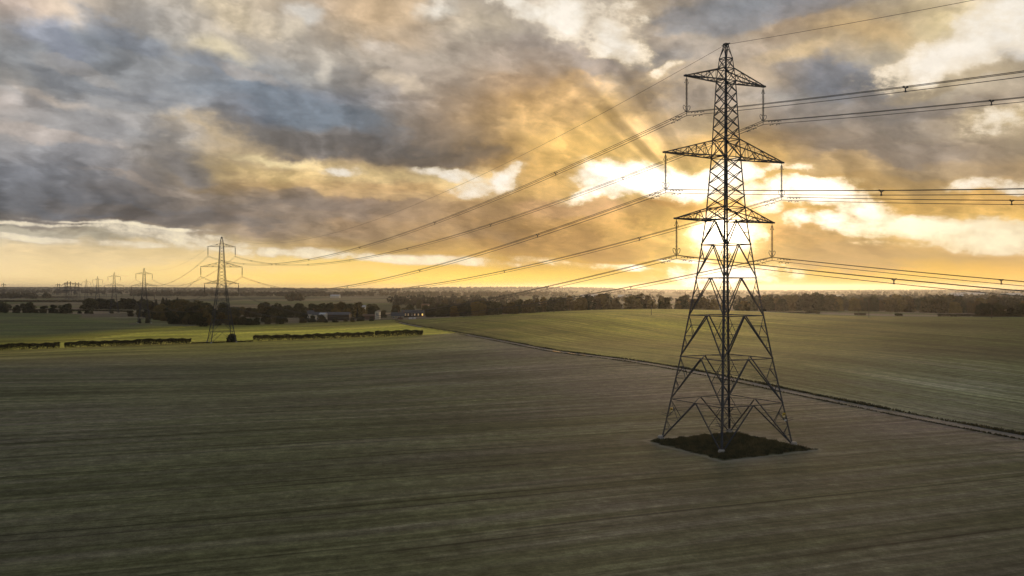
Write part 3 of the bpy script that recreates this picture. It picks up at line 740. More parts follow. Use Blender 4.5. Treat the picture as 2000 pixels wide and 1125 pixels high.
def make_pylon(label, base_level=0, detail=2, group='pylons carrying the power line', signs=True):
    zb = ZL[base_level]
    root = empty('electricity_pylon'); tag(root, label, 'pylon', group)
    k = 1.0 if detail == 2 else (0.95 if detail == 1 else 1.0)
    def Z(p): return (p[0], p[1], p[2] - zb)
    # legs
    for sx, sy in ((-1, -1), (1, -1), (1, 1), (-1, 1)):
        mb = MB(); zs = [z for z in (ZL[base_level], 10.65, 20.64, 27.83, 35.75, 45.36, 48.2, 50.0)]
        zs = sorted(set([z for z in zs if z >= zb]))
        for a, b in zip(zs[:-1], zs[1:]):
            wd = (0.22 if a < 20 else 0.18 if a < 35 else 0.14 if a < 45 else 0.10) * k
            pa, pb = Z(corner(sx, sy, a)), Z(corner(sx, sy, b))
            if detail == 2: mb.angle(pa, pb, wd, -sx, -sy, 0.035)
            else: mb.bar(pa, pb, wd)
        if detail == 2 and (sx, sy) == (-1, -1):      # climbing step bolts
            z = 3.5
            while z < 46:
                c = corner(sx, sy, z); mb.bar(Z(c), Z(c + np.array([-0.22, 0, 0])), 0.02); z += 0.4
                c = corner(sx, sy, z); mb.bar(Z(c), Z(c + np.array([0, -0.22, 0])), 0.02); z += 0.4
        leg = mb.build('leg', M['steel'], root)
        if detail >= 1:
            ft = MB(); c = corner(sx, sy, zb)
            ft.lathe((c[0] * 1.005, c[1] * 1.005, -0.15), [(0.0, 0.62), (0.34, 0.60), (0.42, 0.45), (0.48, 0.0)], 10)
            ft.build('concrete_foot', M['concrete'], leg)
    # face bracing
    mb = MB()
    for (c0, c1) in FACES:
        C = lambda s, z: Z(corner(s[0], s[1], z))
        for i in range(base_level, 5):                 # big inverted-V panels of the spreading base
            z0, z1 = ZL[i], ZL[i + 1]; m1 = lerp(C(c0, z1), C(c1, z1), 0.5)
            wd = (0.125 if i < 3 else 0.11) * k
            mb.bar(C(c0, z1), C(c1, z1), 0.11 * k)
            for s in (c0, c1):
                a0, a1 = C(s, z0), C(s, z1)
                mb.bar(a0, m1, wd)
                if detail >= 1:
                    r_ = 0.05 * k; D5 = lerp(a0, m1, .5); D2 = lerp(a0, m1, .25); L5 = lerp(a0, a1, .5)
                    S7 = lerp(D5, a1, .52)
                    mb.bar(a1, D5, 0.055 * k); mb.bar(L5, D5, r_); mb.bar(lerp(a0, a1, .76), S7, r_); mb.bar(S7, L5, r_)
                    if i < 4: mb.bar(L5, D2, r_); mb.bar(lerp(a0, a1, .25), D2, r_)
                    if i < 3: mb.bar(S7, lerp(a0, m1, .76), r_ * .8)
        for i in range(5, 6):                          # panel under the lowest arm: V from the arm joints to the middle
            z0, z1 = ZL[i], ZL[i + 1]; m0 = lerp(C(c0, z0), C(c1, z0), 0.5); m1 = lerp(C(c0, z1), C(c1, z1), 0.5)
            mb.bar(C(c0, z0), m1, 0.12 * k); mb.bar(C(c1, z0), m1, 0.12 * k)
            if detail >= 1:
                mb.bar(lerp(C(c0, z0), C(c0, z1), .5), lerp(C(c0, z0), m1, .5), 0.05 * k); mb.bar(lerp(C(c1, z0), C(c1, z1), .5), lerp(C(c1, z0), m1, .5), 0.05 * k)
        for i in range(6, len(ZL) - 1):                # crossed bracing up the shaft
            z0, z1 = ZL[i], ZL[i + 1]; wd = (0.085 if i < 17 else 0.06) * k
            mb.bar(C(c0, z0), C(c1, z1), wd); mb.bar(C(c1, z0), C(c0, z1), wd)
            if i in (6, 7, 11, 12, 17, 18, 19): mb.bar(C(c0, z0), C(c1, z0), 0.09 * k)
        mb.bar(C(c0, 50.0), C(c1, 50.0), 0.16 * k)
    if detail >= 1:                                    # plan bracing at each belt
        for i in range(max(base_level, 1), 6):
            z = ZL[i]; ms = [lerp(Z(corner(*a, z)), Z(corner(*b, z)), .5) for a, b in FACES]
            for q in range(4): mb.bar(ms[q], ms[(q + 1) % 4], 0.06 * k)
    mb.build('lattice_bracing', M['steel'], root)
    mb = MB()                                          # cap at the peak that holds the earth wire
    mb.box(Z((0, 0, 50.05)), (0.5 * k, 0.6 * k, 0.14)); mb.bar(Z((0, -0.75, 50.0)), Z((0, 0.75, 50.0)), 0.08 * k); mb.bar(Z((0, 0, 49.4)), Z((0, 0, 50.0)), .1)
    mb.build('earth_wire_cap', M['steel'], root)
    # cross-arms
    for (zl, zu, ln) in ARMS:
        for sx in (-1, 1):
            mb = MB(); tip = np.array([sx * ln, 0, zl - zb])
            tl = [tip + np.array([0, sy * 0.14, 0]) for sy in (-1, 1)]
            lo = [Z(corner(sx, sy, zl)) for sy in (-1, 1)]; up = [Z(corner(sx, sy, zu)) for sy in (-1, 1)]
            nb = 4 if ln < 7 else 5 if ln < 8 else 6
            for q in (0, 1):
                mb.bar(lo[q], tl[q], 0.13 * k); mb.bar(up[q], tl[q] + np.array([0, 0, .08]), 0.115 * k)
                for j in range(0, nb - 1 if detail else 1):
                    t0, t1 = j / nb, (j + 1) / nb
                    a, b_ = lerp(lo[q], tl[q], t1), lerp(up[q], tl[q], t1)
                    mb.bar(a, b_, 0.055 * k)
                    if j % 2 == 0: mb.bar(lerp(lo[q], tl[q], t0), b_, 0.07 * k)
                    else: mb.bar(lerp(up[q], tl[q], t0), a, 0.07 * k)
            if detail:
                for j in range(nb - 1):
                    t0, t1 = j / nb, (j + 1) / nb
                    mb.bar(lerp(lo[0], tl[0], t1), lerp(lo[1], tl[1], t1), 0.06 * k)
                    mb.bar(lerp(lo[j % 2], tl[j % 2], t0), lerp(lo[1 - j % 2], tl[1 - j % 2], t1), 0.07 * k)
                    mb.bar(lerp(up[0], tl[0], t1), lerp(up[1], tl[1], t1), 0.045 * k)
            mb.bar(lo[0], lo[1], .1 * k); mb.bar(up[0], up[1], .09 * k)
            mb.box(tip + np.array([sx * 0.05, 0, 0.02]), (0.5, 0.42, 0.2))
            arm = mb.build('crossarm', M['steel'], root)
            # hanging insulator string with its arcing horns and clamp
            ib = MB(); top = tip + np.array([0, 0, -0.1])
            if detail == 2:
                prof = [(0.0, -0.25), (0.035, -0.25)]
                z = -0.32
                while z > -INS + 0.75:
                    prof += [(0.04, z), (0.17, z - 0.035), (0.17, z - 0.055), (0.05, z - 0.08), (0.04, z - 0.155)]; z -= 0.155
                prof += [(0.03, -INS + 0.6), (0.0, -INS + 0.6)]
                ib.lathe(top, prof, 9)
            else: ib.bar(top + np.array([0, 0, -.3]), top + np.array([0, 0, -INS + .6]), 0.22)
            st = ib.build('insulator_string', M['glass_disc'], root)
            hb = MB(); hb.bar(top, top + np.array([0, 0, -.32]), 0.06 * k)
            if detail == 2:
                for s in (-1, 1):
                    hb.bar(top + np.array([0, 0, -.1]), top + np.array([s * .28, 0, -.75]), 0.03); hb.lathe(top + np.array([s * .28, 0, -.83]), [(0, 0), (.06, .05), (.05, .1), (0, .1)], 6)
            hb.build('hanger', M['steel'], st)
            hb = MB(); hb.bar(top + np.array([0, 0, -INS + .75]), top + np.array([0, 0, -INS - .05]), 0.06 * k)
            hb.bar(top + np.array([-.3, 0, -INS + .1]), top + np.array([.3, 0, -INS + .1]), 0.07 * k); hb.bar(top + np.array([0, 0, -INS]), top + np.array([0, 0, -INS - .4]), 0.05 * k)
            hb.build('suspension_fitting', M['steel'], st)
            if detail == 2:
                for s in (-1, 1):
                    rb = MB(); pts = []
                    for q in range(17):
                        an = 2 * math.pi * q / 16
                        lx = 0.19 * math.cos(an); lz = 0.33 * math.sin(an)
                        co, si = math.cos(-s * 0.42), math.sin(-s * 0.42)
                        pts.append(top + np.array([s * 0.33 + lx * co - lz * si, 0.0, -INS + 0.52 + lx * si + lz * co]))
                    rb.tube(pts, 0.034, 5); rb.bar(top + np.array([0, 0, -INS + .12]), top + np.array([s * .22, 0, -INS + .26]), .035)
                    rb.build('arcing_ring', M['steel'], st)
    if detail == 2 and base_level == 0:
        # anti-climbing guard of barbed wire outriggers round the legs and the V struts
        for sx, sy in ((-1, -1), (1, -1), (1, 1), (-1, 1)):
            mb = MB()
            for zz in (3.0, 3.25):
                c = corner(sx, sy, zz)
                for dxy in ((1, 1), (1, -1), (-1, 1), (-1, -1)):
                    e = c + np.array([dxy[0] * .55, dxy[1] * .55, .18]); mb.bar(c, e, .035)
                ring = [c + np.array([a * .5, b_ * .5, .16]) for a, b_ in ((1, 1), (1, -1), (-1, -1), (-1, 1), (1, 1))]
                for a, b_ in zip(ring[:-1], ring[1:]): mb.bar(a, b_, .022)
            mb.build('climbing_guard', M['steel'], root)
        def plate(sx, sy, z, dx_, dy_):
            c = corner(sx, sy, z) + np.array([dx_, dy_, 0.0])
            mb = MB(); mb.box(c, (0.42, 0.03, 0.52)); s = mb.build('danger_sign', M['yellow'], root)
            s['label'] = 'yellow danger of death plate with black lightning triangle'
            g = MB()
            for yy in (-0.019, 0.019):
                g.add([c + np.array([-.15, yy, -.02]), c + np.array([.15, yy, -.02]), c + np.array([0, yy, .22])], [(0, 1, 2)])
            g.build('warning_triangle', M['black'], s)
            g = MB(); g.box(c + np.array([0, 0, -.15]), (0.34, 0.04, 0.10)); g.build('text_panel', M['white'], s)
        plate(-1, 1, 3.75, 0.45, -0.1); plate(1, -1, 3.75, -0.42, -0.1)
        c = corner(1, -1, 3.1) + np.array([-.38, -.1, 0]); mb = MB(); mb.box(c, (.34, .03, .2)); s = mb.build('number_plate', M['white'], root)
    return root

LINE = [  # px of the tower axis, distance, base level index, detail
    (None, None, 0, 2), (433, 418, 0, 1), (281.5, 720, 1, 1), (223, 960, 1, 1), (190.6, 1170, 1, 0), (168.6, 1410, 1, 0)]
PYL = []
p1 = make_pylon('tall lattice pylon standing large against the sun on an island of rank grass', 0, 2)
p1.location = tuple(T1); p1.rotation_euler = (0, 0, YAW); PYL.append((T1.copy(), 0.0))
labs = {1: 'second pylon along the line, beside a round bush at the hedge gap', 2: 'third pylon along the line, standing on a small scrubby patch in the green field',
        3: 'fourth pylon along the line, at the end of the green field before the dark plantation', 4: 'fifth pylon along the line, small beyond the plantation', 5: 'sixth pylon along the line, small, leftmost of the two above the dark plantation\'s end'}
protos = {}
for i in range(1, 6):
    px, Y, bl, dt = LINE[i]; pos = at(px, Y)
    if (bl, dt) in protos: o = copy_tree(protos[(bl, dt)]); o['label'] = labs[i]
    else: o = make_pylon(labs[i], bl, dt); protos[(bl, dt)] = o
    if i == 4: pos[2] = -10.5
    if i == 5: pos[2] = -12.0
    o.location = tuple(pos); o.rotation_euler = (0, 0, YAW + (0.02 if i > 1 else 0)); PYL.append((pos, ZL[bl]))
labs[5] = labs[5]

# very distant pylons on the horizon: one mesh each
def small_pylon():
    mb = MB()
    for sx in (-1, 1):
        mb.bar((sx * 4.2, 0, 0), (sx * 1.2, 0, 30), .5); mb.bar((sx * 1.2, 0, 30), (sx * 0.3, 0, 45), .45)
        for z, ln in ((40, 6.2), (31, 9.4), (23, 7.8)):
            mb.bar((0, 0, z), (sx * ln, 0, z), 0.8); mb.bar((sx * .8, 0, z + 1.8), (sx * ln, 0, z), 0.6); mb.bar((sx * ln, 0, z), (sx * ln, 0, z - 4.3), 0.6)
    for z in range(4, 42, 5):
        w0 = np.interp(z, [0, 30, 45], [4.2, 1.2, .3]); w1 = np.interp(z + 5, [0, 30, 45], [4.2, 1.2, .3])
        mb.bar((-w0, 0, z), (w1, 0, z + 5), 0.5); mb.bar((w0, 0, z), (-w1, 0, z + 5), 0.5)
    return mb.mesh('distant_pylon', M['steel'])
sp = small_pylon()
tiny = [(153.5, 552, 2300), (146.8, 551, 2350), (137.5, 549.5, 2050), (131.4, 549.2, 2000), (127.3, 552, 2500), (116.5, 554.6, 3300), (112.5, 553.8, 3100), (7, 553, 2700)]
tl = ['tiny pylon on the horizon, rightmost of the distant cluster', 'tiny pylon on the horizon, second from the right in the distant cluster', 'tiny pylon on the horizon, third from the right in the distant cluster',
      'tiny pylon on the horizon, fourth from the right in the distant cluster', 'tiny pylon on the horizon just left of the two tallest in the cluster', 'very faint tiny pylon near the left end of the distant cluster',
      'very faint tiny pylon, leftmost of the distant cluster', 'lone tiny pylon on the horizon at the far left, away from the others']
for (px, py, Y), lab in zip(tiny, tl):
    top = CAM_H + (562 - py) / F * Y
    o = link('electricity_pylon', sp); o.location = ((px - 1000) / F * Y, Y, top - 45); o.rotation_euler = (0, 0, YAW)
    tag(o, lab, 'pylon', 'tiny pylons on the horizon')

# ------------------------------------------------------------------ conductors
def clamp_pt(i, arm, side):
    P, zb = PYL[i]; zl, zu, ln = ARMS[arm]
    c, s = math.cos(YAW), math.sin(YAW)
    return np.array([P[0] + side * ln * c, P[1] + side * ln * s, P[2] + zl - zb - 0.1 - INS])
def peak_pt(i): P, zb = PYL[i]; return P + np.array([0, 0, 50.0 - zb])
T0 = T1 + 350 * np.array([math.sin(YAW), -math.cos(YAW), 0])
def span(a, b, sag, n=64):
    t = np.linspace(0, 1, n)[:, None]; p = a * (1 - t) + b * t
    p[:, 2:3] -= 4 * sag * t * (1 - t); return p
armn = ['top', 'middle', 'bottom']; siden = {-1: 'left', 1: 'right'}
spann = ['leaving the frame at the right', 'to the second pylon', 'between the second and third pylons', 'between the third and fourth pylons', 'between the fourth and fifth pylons']
def bundle(a, b, sag, rad, label, spacers, dampers, triple=True, n=64):
    root = empty('power_cable_bundle', tuple(a)); tag(root, label, 'power cable', 'triple conductor cables of the power line')
    d = b - a; L = np.linalg.norm(d); d = d / L; s = np.array([d[1], -d[0], 0]); s /= np.linalg.norm(s)
    offs = [s * 0.25, -s * 0.25, np.array([0, 0, -0.42])] if triple else [np.zeros(3)]
    pts = span(a, b, sag, n)
    for of in offs:
        mb = MB(); mb.tube(pts + of - a, rad, 4); mb.build('conductor', M['wire'], root)
    at_s = lambda q: a * (1 - q) + b * q - np.array([0, 0, 4 * sag * q * (1 - q)])
    if spacers:
        q = 31.0
        while q < L - 10:
            c = at_s(q / L) - a; m = c + np.array([0, 0, -0.15]); mb = MB()
            for of in offs:
                mb.bar(m, c + of, 0.075); mb.box(c + of, (0.14, 0.14, 0.12))
            mb.build('spacer', M['steel'], root); q += 47.0
    if dampers:
        mbs = []
        for of in offs:
            for q in (1.5, 2.6):
                c = at_s(q / L) - a + of + np.array([0, 0, -0.10]); mb = MB()
                mb.bar(c + np.array([0, 0, .1]), c, .03); mb.bar(c - d * .22, c + d * .22, .025)
                mb.bar(c - d * .30 - np.array([0, 0, .05]), c - d * .17, .075); mb.bar(c + d * .17, c + d * .30 - np.array([0, 0, .05]), .075)
                mb.build('vibration_damper', M['steel'], root)
    return root
for arm in range(3):
    for sd in (-1, 1):
        a = clamp_pt(0, arm, sd)
        b0 = a + (T0 - T1) + np.array([0, 0, 0.0])
        bundle(a, b0, 9.8, 0.030, 'triple cable off the %s end of the big pylon\'s %s arm, %s' % (siden[sd], armn[arm], 'leaving the frame right'), True, True)
        bundle(a, clamp_pt(1, arm, sd), 9.9, 0.034, 'triple cable off the %s end of the big pylon\'s %s arm %s' % (siden[sd], armn[arm], spann[1]), True, True, n=90)
        bundle(clamp_pt(1, arm, sd), clamp_pt(2, arm, sd), 9.0, 0.030, 'triple cable, %s end of the %s arms, between second and third pylons' % (siden[sd], armn[arm]), True, False)
        bundle(clamp_pt(2, arm, sd), clamp_pt(3, arm, sd), 6.5, 0.04, 'thin cable, %s end of the %s arms, between third and fourth pylons' % (siden[sd], armn[arm]), False, False, triple=False, n=40)
        if arm == 0: bundle(clamp_pt(3, arm, sd), clamp_pt(4, arm, sd), 5.0, 0.04, 'thin cable, %s end of the %s arms, between fourth and fifth pylons' % (siden[sd], armn[arm]), False, False, triple=False, n=40)
for i, (a, b, sg) in enumerate([(peak_pt(0), peak_pt(0) + (T0 - T1), 11.8), (peak_pt(0), peak_pt(1), 11.4), (peak_pt(1), peak_pt(2), 7.0), (peak_pt(2), peak_pt(3), 5.0)]):
    mb = MB(); mb.tube(span(a, b, sg, 90) - a, [0.022, 0.022, 0.025, .03][i], 4); o = mb.build('earth_wire', M['wire']); o.location = tuple(a)
    tag(o, ['single thin earth wire from the tip of the big pylon, leaving the frame upper right', 'single thin earth wire from the tip of the big pylon to the second pylon', 'single thin earth wire between the tips of the second and third pylons', 'single thin earth wire between the tips of the third and fourth pylons'][i], 'earth wire', 'earth wires along the pylon tips')

# ------------------------------------------------------------------ island of rank grass under the pylon
rs = np.random.default_rng(3)
n = 80000
lx = rs.uniform(-PATCH_H - .6, PATCH_H + .6, n); ly = rs.uniform(-PATCH_H - .6, PATCH_H + .6, n)
rag = 0.75 * (np.sin(lx * 1.3 + ly * .4) * np.sin(ly * 1.7 - lx * .6) + .6 * np.sin(lx * 3.1 + 1) * np.sin(ly * 2.9)) 
ed = PATCH_H - np.maximum(np.abs(lx), np.abs(ly)) - 0.05 + rag * 0.6; keep = (ed > rs.uniform(-0.25, 0.8, n))
lx, ly, ed = lx[keep], ly[keep], ed[keep]
hgt = 0.22 + 0.62 * np.clip(ed / 2.5, 0, 1) * (0.65 + 0.35 * np.sin(lx * .8 + 1) * np.cos(ly * .9)) * (0.75 + 0.25 * np.sin(lx * 2.7) * np.sin(ly * 3.1))
c_, s_ = math.cos(YAW), math.sin(YAW)
gx = PATCH_C[0] + lx * c_ - ly * s_; gy = PATCH_C[1] + lx * s_ + ly * c_
tuft = (np.sin(lx * 4.3 + np.sin(ly * 2)) * np.sin(ly * 3.7 + lx) > .35); hgt = hgt * np.where(tuft, 1.25, .85)
V = blade_field(gx, gy, ground_z(gx, gy), hgt * rs.uniform(.5, 1.15, len(gx)), 0.05, rs, 0.3)
o = link('tall_grass', quads_mesh('tall_grass', V, M['tall_grass'])); tag(o, 'dark square island of rank grass under the big pylon', 'grass', kind='stuff')
# ------------------------------------------------------------------ trees
def leaf_quads(c, size, rs, flat=0.0):
    n = len(c); a = rs.normal(0, 1, (n, 3)); a /= np.linalg.norm(a, axis=1)[:, None]
    b = rs.normal(0, 1, (n, 3)); b -= (a * b).sum(1)[:, None] * a; b /= np.linalg.norm(b, axis=1)[:, None]
    sz = size * rs.uniform(0.6, 1.3, n)[:, None]
    a = a * sz * 0.5; b = b * sz * 0.5
    return np.stack([c - a - b * .6, c + a * .7 - b, c + a + b * .7, c - a * .6 + b], 1)
def crown_pts(H, Wd, n, rs, kind):
    pts = []
    if kind == 'pine':
        for k in range(n):
            t = rs.uniform(0.12, 1.0); rad = Wd / 2 * (1 - t) ** 0.75 * (0.75 + 0.25 * math.sin(t * 40)); an = rs.uniform(0, 2 * math.pi); q = math.sqrt(rs.uniform(0.2, 1))
            pts.append((rad * q * math.cos(an), rad * q * math.sin(an), H * t - 0.3 * q))
        return np.array(pts)
    nl = 15 if kind != 'tall' else 11
    lob = []
    for k in range(nl):
        an = rs.uniform(0, 2 * math.pi); t = rs.uniform(0, 1)
        hgt = (0.26 + 0.58 * t) if kind != 'tall' else (0.22 + 0.68 * t)
        wide = math.sin(math.pi * min(1, (hgt - 0.05) / 0.95)) ** 0.7
        rad = Wd / 2 * 0.58 * wide * rs.uniform(0.35, 1.0)
        lob.append((rad * math.cos(an), rad * math.sin(an), H * hgt, Wd * rs.uniform(0.16, 0.27)))
    for k in range(n):
        l = lob[rs.integers(nl)]
        d = rs.normal(0, 1, 3); d /= np.linalg.norm(d); q = rs.uniform(0.55, 1.08)
        pts.append((l[0] + d[0] * l[3] * q, l[1] + d[1] * l[3] * q, max(0.6, min(H * 1.02, l[2] + d[2] * l[3] * q * 0.8))))
    return np.array(pts)
def make_tree(name, label, cat, group, H, Wd, n, mat, kind, seed, low=False):
    rs = np.random.default_rng(seed)
    root = empty(name); tag(root, label, cat, group)
    P = crown_pts(H, Wd, n, rs, kind)
    if low:
        m_ = int(n * .35); an = rs.uniform(0, 2 * math.pi, m_); q = np.sqrt(rs.uniform(.15, 1, m_)) * Wd * .45; zz = rs.uniform(0.0, .42, m_) * H
        P = np.concatenate([P, np.stack([q * np.cos(an), q * np.sin(an), zz], -1)])
    if False: P[:, 2] = P[:, 2] * 0.92 + 0.0 - 0.15 * H * (P[:, 2] < .6 * H) * rs.uniform(0, 1, len(P)); P[:, 2] = np.maximum(P[:, 2], 0.1)
    link('crown', quads_mesh('crown', leaf_quads(P, 0.085 * Wd + 0.1, rs), mat), root)
    mb = MB(); th = H * 0.35
    mb.tube([(0, 0, -0.4), (0.05, 0, th * 0.5), (0.0, 0.1, th), (0.1, 0.0, H * 0.8)], [0.030 * H, 0.022 * H, 0.018 * H, 0.004 * H], 6)
    for k in range(7 if kind != 'pine' else 0):
        an = k * 0.9 + rs.uniform(0, .5); z0 = th * rs.uniform(.6, 1.3); L = Wd * rs.uniform(.25, .42)
        mb.tube([(0, 0, z0), (L * .5 * math.cos(an), L * .5 * math.sin(an), z0 + L * .5), (L * math.cos(an), L * math.sin(an), z0 + L * 1.1)], [0.012 * H, 0.008 * H, 0.003 * H], 5)
    mb.build('trunk', M['bark'], root)
    return root
# kinds: (name, category, unit height, width, leaves, material, shape, low foliage)
KIND = {
    'oak': ('oak_tree', 'tree', 11, 12.0, 1300, 'leaf', 'round', True), 'ash': ('ash_tree', 'tree', 12, 10, 1100, 'leaf', 'round', True),
    'amber': ('autumn_tree', 'tree', 11, 10, 1100, 'leaf_amber', 'round', True), 'poplar': ('tall_tree', 'tree', 12, 7, 800, 'leaf_amber', 'tall', True),
    'pine': ('pine_tree', 'tree', 11, 6.0, 1000, 'conifer', 'pine', True), 'bush': ('bush', 'bush', 3.6, 4.2, 900, 'leaf', 'round', True)}
VAR = {}
used = {}
def get_tree(kind, var):
    if (kind, var) not in VAR:
        nm, ct, H, Wd, n, mt, shp, low = KIND[kind]
        VAR[(kind, var)] = (make_tree(nm, '', ct, '', H, Wd, n, M[mt], shp, hash_(kind) + var * 17, low), [False])
    root, flag = VAR[(kind, var)]
    if not flag[0]: flag[0] = True; return root
    return copy_tree(root)
def hash_(s): return sum(ord(c) * (i + 3) for i, c in enumerate(s))
kname = {'oak': 'broad dark tree', 'ash': 'dark rounded tree', 'amber': 'brown autumn tree', 'poplar': 'tall golden brown tree', 'pine': 'dark pointed conifer', 'bush': 'low dark bush'}
def place(kind, px, Y, hpx, where, group, rs, wscale=1.0, label=None):
    p = at(px, Y); H = hpx / F * Y; o = get_tree(kind, int(rs.integers(0, 3 if kind != 'bush' else 2)))
    s = H / KIND[kind][2]
    o.location = (p[0], p[1], p[2] - 0.15); o.scale = (s * wscale, s * wscale, s); o.rotation_euler = (0, 0, rs.uniform(0, 6.28))
    o['label'] = label or (kname[kind] + ' ' + where); o['category'] = KIND[kind][1]; o['group'] = group + ', ' + kname[kind] + 's' if not label else group
    if label: del o['group']
    return o
NT_ = 0
def row(pl, hpx, kinds, where, group, step, seed, jit=0.02, wscale=1.15):
    """pl: [(px, Y)...] in plan, trees every `step` metres"""
    global NT_
    rs = np.random.default_rng(seed)
    P = np.array([((px - 1000) / F * Y, Y) for px, Y in pl]); L = np.concatenate([[0], np.cumsum(np.hypot(*(P[1:] - P[:-1]).T))])
    q = rs.uniform(0, step)
    while q < L[-1]:
        x = np.interp(q, L, P[:, 0]) + rs.normal(0, step * .15); y = np.interp(q, L, P[:, 1]) + rs.normal(0, max(3, jit * 700))
        k = kinds[int(rs.integers(len(kinds)))]; h = hpx if np.isscalar(hpx) else np.interp(q / L[-1], np.linspace(0, 1, len(hpx)), hpx)
        place(k, 1000 + F * x / y, y, h * rs.uniform(.68, 1.22), where, group, rs, wscale * rs.uniform(.85, 1.15)); NT_ += 1
        q += step * rs.uniform(.7, 1.3)

# wood edge along the field behind the hedge (front row), then rows behind
row([(262, 935), (330, 790), (400, 655), (420, 650)], [11, 13, 20, 22], ['oak', 'amber', 'ash'], 'along the edge of the wood beside the green field', 'trees at the wood edge', 8.5, 1)
row([(300, 960), (350, 850), (405, 740), (440, 700)], [17, 24, 27], ['oak', 'amber', 'ash', 'amber'], 'inside the mixed wood behind the second pylon', 'trees inside the mixed wood', 9, 2)
row([(330, 1000), (400, 860), (500, 850), (600, 830), (700, 820)], [26, 27, 27, 26], ['oak', 'ash', 'amber', 'oak'], 'in the belt behind the small meadow', 'trees in the belt behind the small meadow', 10, 3)
row([(400, 960), (520, 950), (640, 930), (760, 900), (830, 880)], [22, 24, 24, 22], ['oak', 'ash', 'amber', 'oak'], 'in the far belt beyond the farm', 'trees in the far belt beyond the farm', 15, 4)
row([(418, 655), (500, 658), (560, 662), (640, 668), (735, 670)], [16, 15, 17, 13, 12], ['ash', 'oak', 'ash', 'bush', 'amber'], 'in the row screening the farm from the field', 'trees in the row screening the farm', 6.5, 5)
row([(455, 690), (560, 690), (600, 694)], [17, 18], ['ash', 'oak'], 'beside the small meadow before the farm', 'trees beside the small meadow', 13, 6)
row([(640, 770), (700, 770), (760, 770), (830, 790)], [24, 25, 22], ['oak', 'ash', 'amber'], 'right behind the farm buildings', 'trees behind the farm buildings', 11, 7)
# plantation of conifers
row([(188, 1160), (260, 1150), (360, 1120)], [19, 20, 21], ['pine', 'oak', 'pine'], 'in the front of the dark plantation', 'trees of the dark plantation', 7, 8, wscale=1.5)
row([(200, 1200), (290, 1190), (372, 1170)], [19, 19, 20], ['pine', 'pine', 'oak'], 'in the back of the dark plantation', 'trees at the back of the dark plantation', 10, 9, wscale=1.5)
# far hedgerow trees at the left
row([(0, 935), (60, 940), (120, 940), (190, 945)], [7, 8, 8, 7], ['bush', 'bush', 'oak'], 'low in the hedgerow at the end of the left field', 'hedgerow shrubs at the end of the left field', 8, 10, .004)
rs = np.random.default_rng(77)
for px, h, kd, lab in ((4, 20, 'oak', 'broad dark hedgerow tree at the left edge of the frame'), (32, 16, 'ash', 'small dark hedgerow tree just left of the roundest one'), (57, 21, 'oak', 'roundest dark hedgerow tree at the end of the left field'),
                       (84, 15, 'ash', 'small hedgerow tree just right of the roundest one'), (103, 17, 'ash', 'middling hedgerow tree, last single one before the widest bushy tree'), (130, 19, 'oak', 'widest bushy hedgerow tree at the end of the left field')):
    place(kd, px, 950 + rs.uniform(-15, 15), h, '', 'x', rs, 1.15, label=lab)
row([(0, 1180), (95, 1180), (185, 1170)], [9, 8, 8], ['bush', 'oak'], 'in the second hedgerow beyond the left field', 'shrubs in the second hedgerow', 16, 11, .006)
# tree belt at the far side of the right field
row([(832, 700), (900, 680), (980, 668), (1060, 662)], [17, 22, 24, 25], ['oak', 'amber', 'ash'], 'in the dark end of the belt beyond the right field', 'trees in the dark end of the field belt', 5.5, 12)
row([(1060, 662), (1180, 660), (1290, 656), (1380, 640), (1462, 628)], [25, 27, 27, 25, 18], ['amber', 'poplar', 'amber', 'ash'], 'in the golden belt beyond the right field', 'trees in the golden field belt', 5.0, 13)
row([(860, 770), (960, 740), (1060, 730), (1200, 720), (1400, 700)], [22, 25, 27, 27, 23], ['amber', 'oak', 'poplar'], 'in the back row of the field belt', 'trees in the back row of the field belt', 9, 14)
row([(800, 1250), (900, 1240), (1000, 1220), (1100, 1200)], [17, 18, 17, 15], ['oak', 'amber', 'ash'], 'in the hazy belt between farm and hills', 'trees in the hazy belt between farm and hills', 22, 15)
# wood beyond the ploughed strip, right
row([(1465, 880), (1560, 870), (1700, 860), (1850, 850), (2010, 840)], [28, 31, 31, 29, 27], ['oak', 'amber', 'ash', 'oak'], 'in the front of the hazy wood at the right', 'trees in the front of the hazy right wood', 8.5, 16)
row([(1440, 980), (1600, 970), (1800, 960), (2040, 950)], [30, 32, 30, 30], ['oak', 'amber', 'ash'], 'in the middle of the hazy wood at the right', 'trees in the middle of the hazy right wood', 17, 17)
row([(1918, 500), (1960, 496), (2005, 492), (2060, 490)], [24, 26, 28, 30], ['ash', 'oak'], 'in the dark clump at the right edge of the field', 'trees in the dark clump at the right edge', 4, 18, .004)
# single bushes
place('bush', 452, 421, 17, '', '', rs, 1.05, label='round bush at the foot of the second pylon')
place('bush', 272.5, 722, 8, '', '', rs, .8, label='small bush at the left foot of the third pylon')
place('bush', 288, 722, 9.5, '', '', rs, .9, label='larger bush at the right foot of the third pylon')
place('bush', 218, 962, 6, '', '', rs, 1.2, label='small bush at the foot of the fourth pylon')
place('ash', 938, 720, 28, '', '', rs, .6, label='tall dark tree standing above the belt near the farm')
place('pine', 698, 735, 24, '', '', rs, .6, label='narrow dark conifer left of the pale gabled house')
print('trees', NT_)

